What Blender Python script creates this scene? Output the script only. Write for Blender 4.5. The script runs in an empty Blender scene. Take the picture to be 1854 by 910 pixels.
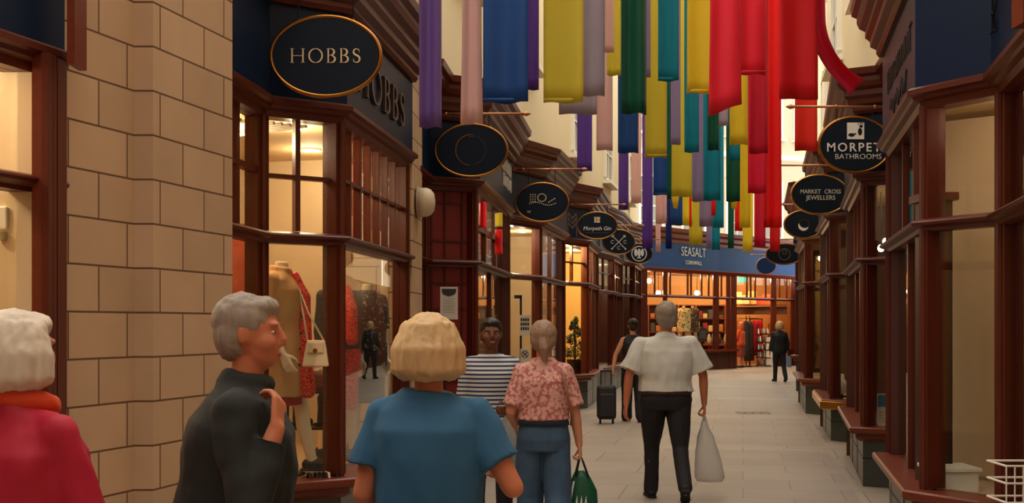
import bpy, bmesh, math, random
from mathutils import Vector, Matrix, noise
random.seed(7)
SC = bpy.context.scene
COL = SC.collection

# ------------------------------------------------------------------ camera, world, exposure
FPX = 2000.0          # focal length in pixels of the 1854 x 910 frame
HZ = 588.0            # image row of the horizon
EYE = 1.56
cam_d = bpy.data.cameras.new('camera'); cam = bpy.data.objects.new('camera', cam_d); COL.objects.link(cam)
cam.location = (0, 0, EYE); cam.rotation_euler = (math.pi/2, 0, 0)
cam_d.sensor_fit = 'HORIZONTAL'; cam_d.sensor_width = 36.0; cam_d.lens = FPX/1854*36.0
cam_d.shift_y = (HZ-455.0)/1854.0; cam_d.clip_end = 300; cam_d.clip_start = 0.05
SC.camera = cam
W = bpy.data.worlds.new('sky'); SC.world = W; W.use_nodes = True
bg = W.node_tree.nodes['Background']; bg.inputs[0].default_value = (1.0, 0.94, 0.85, 1); bg.inputs[1].default_value = 2.75
vs = SC.view_settings; vs.view_transform = 'Standard'; vs.look = 'None'; vs.gamma = 1; vs.use_curve_mapping = False
vs.exposure = 0.13
SHOP_W = 1.0          # overall level of the shops' own lamps

# ------------------------------------------------------------------ helpers
def lin(r, g, b):
    f = lambda c: (c/255/12.92) if c <= 10.3 else ((c/255+0.055)/1.055)**2.4
    return (f(r), f(g), f(b), 1.0)
MATS = {}
def mat(name, col, rough=0.5, metal=0.0, var=0.0, vscale=6.0, vstretch=(1,1,1), bump=0.0, spec=0.5, coat=0.0, emit=None, estr=0.0, transl=0.0, sheen=0.0, alpha=None):
    if name in MATS: return MATS[name]
    m = bpy.data.materials.new(name); m.use_nodes = True; N = m.node_tree.nodes; L = m.node_tree.links
    b = N['Principled BSDF']; out = N['Material Output']
    b.inputs['Base Color'].default_value = col; b.inputs['Roughness'].default_value = rough; b.inputs['Metallic'].default_value = metal
    b.inputs['Specular IOR Level'].default_value = spec; b.inputs['Coat Weight'].default_value = coat
    b.inputs['Sheen Weight'].default_value = sheen
    if emit: b.inputs['Emission Color'].default_value = emit; b.inputs['Emission Strength'].default_value = estr
    if var > 0 or bump > 0:
        tc = N.new('ShaderNodeTexCoord'); mp = N.new('ShaderNodeMapping'); mp.inputs['Scale'].default_value = vstretch
        nz = N.new('ShaderNodeTexNoise'); nz.inputs['Scale'].default_value = vscale; nz.inputs['Detail'].default_value = 5
        L.new(tc.outputs['Object'], mp.inputs[0]); L.new(mp.outputs[0], nz.inputs['Vector'])
        if var > 0:
            mx = N.new('ShaderNodeMix'); mx.data_type = 'RGBA'
            mx.inputs[6].default_value = tuple(c*(1-var) for c in col[:3])+(1,); mx.inputs[7].default_value = tuple(min(1,c*(1+var)) for c in col[:3])+(1,)
            L.new(nz.outputs['Fac'], mx.inputs[0]); L.new(mx.outputs[2], b.inputs['Base Color'])
        if bump > 0:
            bp = N.new('ShaderNodeBump'); bp.inputs['Strength'].default_value = bump; bp.inputs['Distance'].default_value = 0.01
            L.new(nz.outputs['Fac'], bp.inputs['Height']); L.new(bp.outputs[0], b.inputs['Normal'])
    if transl > 0:
        t = N.new('ShaderNodeBsdfTranslucent'); ms = N.new('ShaderNodeMixShader'); ms.inputs[0].default_value = transl
        t.inputs[0].default_value = col
        L.new(b.outputs[0], ms.inputs[1]); L.new(t.outputs[0], ms.inputs[2]); L.new(ms.outputs[0], out.inputs[0])
    if alpha is not None:
        t = N.new('ShaderNodeBsdfTransparent'); ms = N.new('ShaderNodeMixShader'); ms.inputs[0].default_value = alpha
        L.new(t.outputs[0], ms.inputs[1]); L.new(b.outputs[0], ms.inputs[2]); L.new(ms.outputs[0], out.inputs[0])
    MATS[name] = m; return m
def glass_mat(name, tint=(0.93,0.95,0.93,1), gain=1.0):
    if name in MATS: return MATS[name]
    m = bpy.data.materials.new(name); m.use_nodes = True; N = m.node_tree.nodes; L = m.node_tree.links
    N.remove(N['Principled BSDF']); out = N['Material Output']
    t = N.new('ShaderNodeBsdfTransparent'); t.inputs[0].default_value = tint
    g = N.new('ShaderNodeBsdfGlossy'); g.inputs['Roughness'].default_value = 0.0
    lw = N.new('ShaderNodeLayerWeight'); lw.inputs[0].default_value = 0.5
    pw = N.new('ShaderNodeMath'); pw.operation = 'POWER'; pw.inputs[1].default_value = 5; L.new(lw.outputs['Facing'], pw.inputs[0])
    f = N.new('ShaderNodeMath'); f.operation = 'MULTIPLY_ADD'; f.inputs[1].default_value = 0.96; f.inputs[2].default_value = 0.04; L.new(pw.outputs[0], f.inputs[0])
    ml = N.new('ShaderNodeMath'); ml.operation = 'MULTIPLY'; ml.inputs[1].default_value = gain; ml.use_clamp = True
    ms = N.new('ShaderNodeMixShader'); L.new(f.outputs[0], ml.inputs[0]); L.new(ml.outputs[0], ms.inputs[0])
    L.new(t.outputs[0], ms.inputs[1]); L.new(g.outputs[0], ms.inputs[2]); L.new(ms.outputs[0], out.inputs[0])
    MATS[name] = m; return m
def brick_mat(name, c1, c2, cm, bw, rh, ms, rough=0.75, coord='UV', off=0.5, bumpd=0.004, spec=0.3, nvar=0.12):
    if name in MATS: return MATS[name]
    m = bpy.data.materials.new(name); m.use_nodes = True; N = m.node_tree.nodes; L = m.node_tree.links
    b = N['Principled BSDF']; tc = N.new('ShaderNodeTexCoord')
    br = N.new('ShaderNodeTexBrick'); br.offset = off; br.inputs['Scale'].default_value = 1.0
    br.inputs['Color1'].default_value = c1; br.inputs['Color2'].default_value = c2; br.inputs['Mortar'].default_value = cm
    br.inputs['Mortar Size'].default_value = ms; br.inputs['Mortar Smooth'].default_value = 0.2; br.inputs['Bias'].default_value = 0
    br.inputs['Brick Width'].default_value = bw; br.inputs['Row Height'].default_value = rh
    L.new(tc.outputs[coord], br.inputs['Vector'])
    nz = N.new('ShaderNodeTexNoise'); nz.inputs['Scale'].default_value = 3.5; nz.inputs['Detail'].default_value = 7
    L.new(tc.outputs['Object'], nz.inputs['Vector'])
    mr = N.new('ShaderNodeMapRange'); mr.inputs[3].default_value = 1-nvar; mr.inputs[4].default_value = 1+nvar
    L.new(nz.outputs['Fac'], mr.inputs[0])
    mx = N.new('ShaderNodeVectorMath'); mx.operation = 'SCALE'; L.new(br.outputs['Color'], mx.inputs[0]); L.new(mr.outputs[0], mx.inputs['Scale'])
    L.new(mx.outputs[0], b.inputs['Base Color'])
    iv = N.new('ShaderNodeMath'); iv.operation = 'SUBTRACT'; iv.inputs[0].default_value = 1; L.new(br.outputs['Fac'], iv.inputs[1])
    bp = N.new('ShaderNodeBump'); bp.inputs['Strength'].default_value = 0.6; bp.inputs['Distance'].default_value = bumpd
    L.new(iv.outputs[0], bp.inputs['Height']); L.new(bp.outputs[0], b.inputs['Normal'])
    b.inputs['Roughness'].default_value = rough; b.inputs['Specular IOR Level'].default_value = spec
    MATS[name] = m; return m

WOFF = {}   # world offset of each object used as a parent
def woff(p): return WOFF.get(p, Vector((0,0,0))) if p is not None else Vector((0,0,0))
def tag(o, label=None, cat=None, group=None, kind=None):
    if label: o['label'] = label
    if cat: o['category'] = cat
    if group: o['group'] = group
    if kind: o['kind'] = kind
    return o
def thing(name, label, cat, loc=(0,0,0), group=None, rotz=0):
    o = bpy.data.objects.new(name, None); COL.objects.link(o); o.location = loc; o.rotation_euler = (0,0,rotz)
    o.empty_display_size = 0.1; WOFF[o] = Vector(loc); return tag(o, label, cat, group)
class MB:
    def __init__(s): s.v = []; s.f = []; s.uv = None
    def add(s, vs_, fs):
        n = len(s.v); s.v += [Vector(v) for v in vs_]; s.f += [tuple(i+n for i in f) for f in fs]; return s
    def box(s, c, size, rz=0, M=None):
        x, y, z = (d/2 for d in size)
        P = [Vector((a*x, b*y, e*z)) for a in (-1,1) for b in (-1,1) for e in (-1,1)]
        R = M if M is not None else Matrix.Rotation(rz, 3, 'Z')
        return s.add([R @ p + Vector(c) for p in P], [(0,1,3,2),(4,6,7,5),(0,4,5,1),(2,3,7,6),(0,2,6,4),(1,5,7,3)])
    def prism(s, poly, z0, z1):
        n = len(poly); a = sum(poly[i][0]*poly[(i+1)%n][1]-poly[(i+1)%n][0]*poly[i][1] for i in range(n))
        if a < 0: poly = poly[::-1]
        s.add([(p[0],p[1],z0) for p in poly]+[(p[0],p[1],z1) for p in poly],
              [tuple(range(n))[::-1], tuple(range(n,2*n))]+[(i,(i+1)%n,n+(i+1)%n,n+i) for i in range(n)]); return s
    def tube(s, pts, rad, n=10, cap=True):
        pts = [Vector(p) for p in pts]; k = len(pts)
        if not isinstance(rad, (list,tuple)): rad = [rad]*k
        V = []; F = []; up = None
        for i in range(k):
            t = (pts[min(i+1,k-1)]-pts[max(i-1,0)])
            if t.length < 1e-9: t = Vector((0,0,1))
            t.normalize()
            if up is None: up = t.orthogonal().normalized()
            u = (up - t*up.dot(t)); u = u.normalized() if u.length > 1e-6 else t.orthogonal().normalized(); up = u; w = t.cross(u)
            V += [pts[i]+(u*math.cos(2*math.pi*j/n)+w*math.sin(2*math.pi*j/n))*rad[i] for j in range(n)]
        for i in range(k-1):
            F += [(i*n+j, i*n+(j+1)%n, (i+1)*n+(j+1)%n, (i+1)*n+j) for j in range(n)]
        if cap: F += [tuple(range(n))[::-1], tuple(range((k-1)*n, k*n))]
        return s.add(V, F)
    def lathe(s, c, prof, n=16):       # prof: (radius, z)
        return s.tube_rings([[(c[0]+r*math.cos(2*math.pi*j/n), c[1]+r*math.sin(2*math.pi*j/n), c[2]+z) for j in range(n)] for r, z in prof])
    def tube_rings(s, rings, cap=True):
        n = len(rings[0]); k = len(rings); F = []
        for i in range(k-1): F += [(i*n+j, i*n+(j+1)%n, (i+1)*n+(j+1)%n, (i+1)*n+j) for j in range(n)]
        if cap: F += [tuple(range(n))[::-1], tuple(range((k-1)*n, k*n))]
        return s.add([p for r in rings for p in r], F)
    def ell(s, c, r, n=12, M=None):
        rings = []
        for i in range(1, n):
            a = math.pi*i/n
            ring = []
            for j in range(2*n):
                b_ = 2*math.pi*j/(2*n); p = Vector((r[0]*math.sin(a)*math.cos(b_), r[1]*math.sin(a)*math.sin(b_), -r[2]*math.cos(a)))
                if M is not None: p = M @ p
                ring.append(p+Vector(c))
            rings.append(ring)
        return s.tube_rings(rings)
    def build(s, name, m, parent=None, smooth=False, local=False, origin=None, bevel=0.0):
        off = Vector((0,0,0)) if local else (woff(parent) if parent is not None else Vector(origin or (0,0,0)))
        me = bpy.data.meshes.new(name); me.from_pydata([v-off for v in s.v], [], s.f)
        if s.uv:
            ul = me.uv_layers.new(name='UVMap')
            for i, p in enumerate(s.uv): ul.data[i].uv = p
        me.materials.append(m)
        bm = bmesh.new(); bm.from_mesh(me); bmesh.ops.recalc_face_normals(bm, faces=bm.faces); bm.to_mesh(me); bm.free()
        if smooth:
            for p in me.polygons: p.use_smooth = True
        o = bpy.data.objects.new(name, me); COL.objects.link(o)
        if parent is not None: o.parent = parent; WOFF[o] = off.copy() if not local else Vector((0,0,0))
        else: o.location = off; WOFF[o] = off.copy()
        # children of a child keep the same mesh space
        if bevel > 0:
            bv = o.modifiers.new('bevel', 'BEVEL'); bv.width = bevel; bv.segments = 2; bv.limit_method = 'ANGLE'
        return o
def at(px, py, Y): return Vector(((px-927)*Y/FPX, Y, EYE+(HZ-py)*Y/FPX))
def P(px, ppm): return ((px-927)/ppm, FPX/ppm)
def normals(pts, side):
    out = []
    for i in range(len(pts)-1):
        d = Vector((pts[i+1][0]-pts[i][0], pts[i+1][1]-pts[i][1])).normalized()
        out.append(Vector((d.y,-d.x)) if side > 0 else Vector((-d.y,d.x)))
    return out
def offs(pts, side, o):
    ns = normals(pts, side); R = []
    for i, p in enumerate(pts):
        p = Vector(p[:2])
        if i == 0: R.append(p+ns[0]*o)
        elif i == len(pts)-1: R.append(p+ns[-1]*o)
        else:
            m = ns[i-1]+ns[i]; d = m.dot(ns[i])
            R.append(p + m*(o/max(d, 0.35)))
    return R
def sweep(mb, pts, side, prof):
    rows = [offs(pts, side, o) for o, z in prof]
    rings = [[(rows[k][i].x, rows[k][i].y, prof[k][1]) for k in range(len(prof))] for i in range(len(pts))]
    return mb.tube_rings(rings)
def wall_uv(pts, z0, z1, thick, side, v0=0.0, u0=0.0):
    """extruded wall with uv = (run, height) on the street face"""
    mb = MB(); back = offs(pts, side, -thick); uv = []; u = u0
    V = []; n = len(pts)
    for p in pts: V += [(p[0],p[1],z0),(p[0],p[1],z1)]
    for p in back: V += [(p.x,p.y,z0),(p.x,p.y,z1)]
    F = []
    for i in range(n-1):
        L_ = (Vector(pts[i+1][:2])-Vector(pts[i][:2])).length
        F.append((2*i,2*i+2,2*i+3,2*i+1)); uv += [(u,z0-v0),(u+L_,z0-v0),(u+L_,z1-v0),(u,z1-v0)]; u += L_
    B = 2*n
    for i in range(n-1): F.append((B+2*i,B+2*i+1,B+2*i+3,B+2*i+2)); uv += [(0,0)]*4
    for i in range(n-1):
        F.append((2*i+1,2*i+3,B+2*i+3,B+2*i+1)); F.append((2*i,B+2*i,B+2*i+2,2*i+2)); uv += [(0,0)]*8
    F.append((0,1,B+1,B)); uv += [(u0,z0-v0),(u0,z1-v0),(u0-thick,z1-v0),(u0-thick,z0-v0)]
    e = 2*n-2
    F.append((e,B+e,B+e+1,e+1)); uv += [(u,z0-v0),(u+thick,z0-v0),(u+thick,z1-v0),(u,z1-v0)]
    mb.add(V, F); mb.uvf = uv
    return mb
def build_uv(mb, name, m):
    me = bpy.data.meshes.new(name); me.from_pydata(mb.v, [], mb.f); ul = me.uv_layers.new(name='UVMap')
    for i, p in enumerate(mb.uvf): ul.data[i].uv = p
    me.materials.append(m); o = bpy.data.objects.new(name, me); COL.objects.link(o); return o
def struct(o): o['kind'] = 'structure'; return o
def text_mesh(txt, size, m, name, parent, loc, rotz, depth=0.004, spacing=1.0, shear=0.0, local=False, wscale=1.0, weight=0.0):
    cu = bpy.data.curves.new(name, 'FONT'); cu.body = txt; cu.size = size; cu.extrude = depth; cu.align_x = 'CENTER'; cu.align_y = 'CENTER'
    cu.space_character = spacing; cu.shear = shear; cu.offset = weight; cu.resolution_u = 3
    t = bpy.data.objects.new('tmp', cu); COL.objects.link(t); dg = bpy.context.evaluated_depsgraph_get(); dg.update()
    me = bpy.data.meshes.new_from_object(t.evaluated_get(dg)); bpy.data.objects.remove(t); bpy.data.curves.remove(cu)
    R = Matrix.Translation(Vector(loc)-woff(parent)) @ Matrix.Rotation(rotz,4,'Z') @ Matrix.Rotation(math.pi/2,4,'X') @ Matrix.Diagonal((wscale,1,1,1))
    me.transform(R); me.materials.clear(); me.materials.append(m); me.name = name
    o = bpy.data.objects.new(name, me); COL.objects.link(o); o.parent = parent; WOFF[o] = woff(parent); return o
def flat_polys(mb, polys, O, X, Z, th):
    """2-D outlines (x, z) in the plane through O spanned by X and Z, thickened along the normal"""
    O = Vector(O); X = Vector(X).normalized(); Z = Vector(Z).normalized(); N_ = X.cross(Z)
    for poly in polys:
        n = len(poly); a = [O+X*p[0]+Z*p[1]+N_*th for p in poly]; b_ = [O+X*p[0]+Z*p[1]-N_*0.002 for p in poly]
        mb.add(a+b_, [tuple(range(n)), tuple(range(n,2*n))[::-1]]+[(i,(i+1)%n,n+(i+1)%n,n+i) for i in range(n)])
    return mb
def strip(pts, w):     # 2-D stroke of variable half width -> list of quads
    out = []; k = len(pts); L_ = []
    for i in range(k):
        t = Vector(pts[min(i+1,k-1)])-Vector(pts[max(i-1,0)]); t.normalize(); n = Vector((-t.y,t.x)); ww = w[i] if isinstance(w,(list,tuple)) else w
        L_.append((Vector(pts[i])+n*ww, Vector(pts[i])-n*ww))
    for i in range(k-1): out.append([L_[i][1],L_[i+1][1],L_[i+1][0],L_[i][0]])
    return out
def arc(cx, cz, rx, rz, a0, a1, n=16): return [(cx+rx*math.cos(math.radians(a0+(a1-a0)*i/n)), cz+rz*math.sin(math.radians(a0+(a1-a0)*i/n))) for i in range(n+1)]
def rect(x0, z0, x1, z1): return [(x0,z0),(x1,z0),(x1,z1),(x0,z1)]
def serif_HOBBS(h, gap):
    """roman capitals H O B B S as outlines, centred; h = cap height"""
    t, s_ = 0.095*h, 0.035*h; polys = []; x = 0
    def ser(cx, z): return rect(cx-1.3*t, z-s_/2, cx+1.3*t, z+s_/2)
    # H
    w = 0.95*h
    for cx in (t, w-t): polys.extend([rect(cx-t/2,0,cx+t/2,h), ser(cx,s_/2), ser(cx,h-s_/2)])
    polys.append(rect(t,h*0.5-s_/2,w-t,h*0.5+s_/2)); x += w+gap
    # O
    r = 0.5*h; cx = x+r; pts = arc(cx,r,r-t/2,r-s_/2,0,360,36)
    polys += strip(pts, [t/2*abs(math.cos(math.radians(i*10)))+s_/2*abs(math.sin(math.radians(i*10))) for i in range(37)]); x += 2*r+gap
    for k in range(2):
        polys.extend([rect(x+t/2,0,x+1.5*t,h), rect(x-0.1*t,0,x+0.3*h,s_), rect(x-0.1*t,h-s_,x+0.3*h,h), rect(x+t,h*0.53-s_/2,x+0.32*h,h*0.53+s_/2)])
        for (z0, z1, rx) in ((0,h*0.53,0.33*h),(h*0.53,h,0.27*h)):
            pts = arc(x+0.28*h,(z0+z1)/2,rx-t/2,(z1-z0)/2-s_/2,-90,90,14)
            polys += strip(pts, [t/2*math.cos(math.radians(-90+i*180/14))+s_/2 for i in range(15)])
        x += 0.62*h+gap
    # S
    cx = x+0.25*h
    pts = arc(cx,h*0.76,0.2*h,0.21*h,25,240,12)[:-1]+arc(cx,h*0.27,0.22*h,0.24*h,75,-150,14)
    polys += strip(pts, [s_*0.7+t*0.45*math.sin(math.pi*i/(len(pts)-1))**2 for i in range(len(pts))])
    polys.extend([rect(cx+0.17*h,h*0.72,cx+0.2*h,h*0.95), rect(cx-0.22*h,h*0.06,cx-0.19*h,h*0.3)])
    x += 0.5*h
    return [[(p[0]-x/2, p[1]-h/2) for p in q] for q in polys]

# ------------------------------------------------------------------ materials
WOOD = mat('mahogany', lin(86,31,14), 0.36, var=0.35, vscale=5, vstretch=(14,14,0.7), bump=0.06, spec=.4)
WOODL = mat('mahogany_sill', lin(108,44,21), 0.34, var=0.25, vscale=5, vstretch=(3,3,8), spec=.4)
NAVY = mat('navy_paint', lin(11,33,60), 0.4, var=0.08, vscale=3, spec=.2)
STONE = brick_mat('ashlar', lin(196,164,130), lin(182,152,120), lin(104,74,52), 0.43, 0.2255, 0.0055, 0.8)
CREAM = mat('cream_render', lin(226,210,170), 0.85, var=0.05, vscale=1.2)
WHITE = mat('white_paint', lin(236,230,214), 0.5)
GLASS = glass_mat('shop_glass')
GLASSD = glass_mat('upper_glass', (0.25,0.28,0.3,1), 1.6)
GOLD = mat('gold_rim', lin(178,120,52), 0.28, 1.0, var=0.15, vscale=20)
BRASS = mat('brass_pole', lin(186,128,88), 0.35, 0.7)
SIGNB = mat('sign_face', lin(10,24,40), 0.5, spec=.2)
SILVER = mat('pale_letters', lin(214,208,196), 0.4)
WHITEL = mat('white_letters', lin(236,234,228), 0.5)
CREAML = mat('cream_letters', lin(226,200,158), 0.45)
BROWNL = mat('bronze_letters', lin(108,92,84), 0.35, 0.3)
DARKL = mat('dark_letters', lin(30,22,22), 0.5)
PLINTH = mat('green_granite', lin(58,64,56), 0.3, var=0.35, vscale=40)
PLINTHL = mat('grey_granite', lin(128,120,106), 0.4, var=0.2, vscale=40)
METAL = mat('dark_metal', lin(40,38,36), 0.4, 0.8)
BLACK = mat('black_matt', lin(24,23,23), 0.7)
STEEL = mat('steel_cable', lin(120,118,112), 0.4, 0.8)
IN_CREAM = mat('interior_cream', lin(214,192,156), 0.8, var=0.05, vscale=1.5)
IN_TAN = mat('interior_tan', lin(196,166,134), 0.75, var=0.1, vscale=2, vstretch=(1,1,0.2))
IN_DARK = mat('interior_dark', lin(84,48,34), 0.7, var=0.15, vscale=2)
IN_RED = mat('interior_red_board', lin(120,26,24), 0.5, var=0.2, vscale=5, vstretch=(8,8,0.5))
IN_RUST = mat('interior_rust', lin(170,70,34), 0.7)
IN_CEIL = mat('interior_ceiling', lin(214,180,128), 0.8)
LAMP = mat('lamp_lens', lin(255,224,170), 0.4, emit=(1,0.78,0.45,1), estr=14)
# ------------------------------------------------------------------ ground
SDIR = Vector((418/FPX, 1)).normalized()          # street direction in plan (vanishes at column 1345)
SANG = math.atan2(SDIR.x, SDIR.y)
def paving():
    m = bpy.data.materials.new('stone_paving'); m.use_nodes = True; N = m.node_tree.nodes; L = m.node_tree.links; b = N['Principled BSDF']
    tc = N.new('ShaderNodeTexCoord'); mp = N.new('ShaderNodeMapping'); mp.inputs['Rotation'].default_value = (0,0,SANG)
    L.new(tc.outputs['Object'], mp.inputs[0])
    def brick(bw, rh, ms, c1, c2, cm, off):
        br = N.new('ShaderNodeTexBrick'); br.offset = off; br.inputs['Scale'].default_value = 1
        br.inputs['Brick Width'].default_value = bw; br.inputs['Row Height'].default_value = rh; br.inputs['Mortar Size'].default_value = ms
        br.inputs['Color1'].default_value = c1; br.inputs['Color2'].default_value = c2; br.inputs['Mortar'].default_value = cm; br.inputs['Bias'].default_value = 0
        L.new(mp.outputs[0], br.inputs['Vector']); return br
    A = brick(0.9, 0.6, 0.004, lin(160,147,133), lin(153,140,127), lin(118,107,96), 0.5)
    B = brick(1.1, 0.9, 0.005, lin(167,153,138), lin(159,146,131), lin(110,100,89), 0.5)
    sx = N.new('ShaderNodeSeparateXYZ'); L.new(mp.outputs[0], sx.inputs[0])
    g = N.new('ShaderNodeMath'); g.operation = 'COMPARE'; g.inputs[1].default_value = 0.02; g.inputs[2].default_value = 1.0
    L.new(sx.outputs[0], g.inputs[0])          # central carpet of smaller slabs
    # cross bands of larger pale slabs every 3.4 m
    md = N.new('ShaderNodeMath'); md.operation = 'PINGPONG'; md.inputs[1].default_value = 2.4; L.new(sx.outputs[1], md.inputs[0])
    lt = N.new('ShaderNodeMath'); lt.operation = 'GREATER_THAN'; lt.inputs[1].default_value = 0.28; L.new(md.outputs[0], lt.inputs[0])
    mu = N.new('ShaderNodeMath'); mu.operation = 'MULTIPLY'; L.new(g.outputs[0], mu.inputs[0]); L.new(lt.outputs[0], mu.inputs[1])
    mx = N.new('ShaderNodeMix'); mx.data_type = 'RGBA'; L.new(mu.outputs[0], mx.inputs[0]); L.new(B.outputs['Color'], mx.inputs[6]); L.new(A.outputs['Color'], mx.inputs[7])
    nz = N.new('ShaderNodeTexNoise'); nz.inputs['Scale'].default_value = 1.3; nz.inputs['Detail'].default_value = 8; L.new(mp.outputs[0], nz.inputs['Vector'])
    mr = N.new('ShaderNodeMapRange'); mr.inputs[3].default_value = 0.86; mr.inputs[4].default_value = 1.12; L.new(nz.outputs['Fac'], mr.inputs[0])
    sc = N.new('ShaderNodeVectorMath'); sc.operation = 'SCALE'; L.new(mx.outputs[2], sc.inputs[0]); L.new(mr.outputs[0], sc.inputs['Scale'])
    L.new(sc.outputs[0], b.inputs['Base Color']); b.inputs['Roughness'].default_value = 0.55; b.inputs['Specular IOR Level'].default_value = 0.35
    return m
PAVE = paving()
mb = MB(); mb.box((3, 24, -0.1), (44, 64, 0.2)); struct(mb.build('floor', PAVE))

# ------------------------------------------------------------------ near stone wall with its pilaster step, and the pier beyond the first shop
struct(build_uv(wall_uv([(-2.10,5.08),(-1.924,5.62),(-1.826,5.62),(-1.62,6.40)], 0, 5.2, 0.5, 1, v0=0.0445, u0=0.13), 'wall_left', STONE))
struct(build_uv(wall_uv([(-0.87,9.62),(-0.83,10.2)], 0, 5.0, 0.7, 1, v0=0.04, u0=0.1), 'wall_left_pier', STONE))
# unseen walls added behind the camera, continuing the arcade, tall to cut front light
struct(build_uv(wall_uv([(-4.6,-6.0),(-2.75,3.0)], 0, 11, 0.4, 1, v0=0.04), 'wall_left_rear', STONE))
struct(build_uv(wall_uv([(1.0,-6.0),(2.05,2.4),(2.52,5.10)], 0, 11, 0.4, -1, v0=0.04), 'wall_right_rear', STONE))
struct(build_uv(wall_uv([(-5,-7.5),(1.6,-8.5)], 0, 11, 0.4, 1, v0=0.04), 'wall_rear', STONE))

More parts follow.
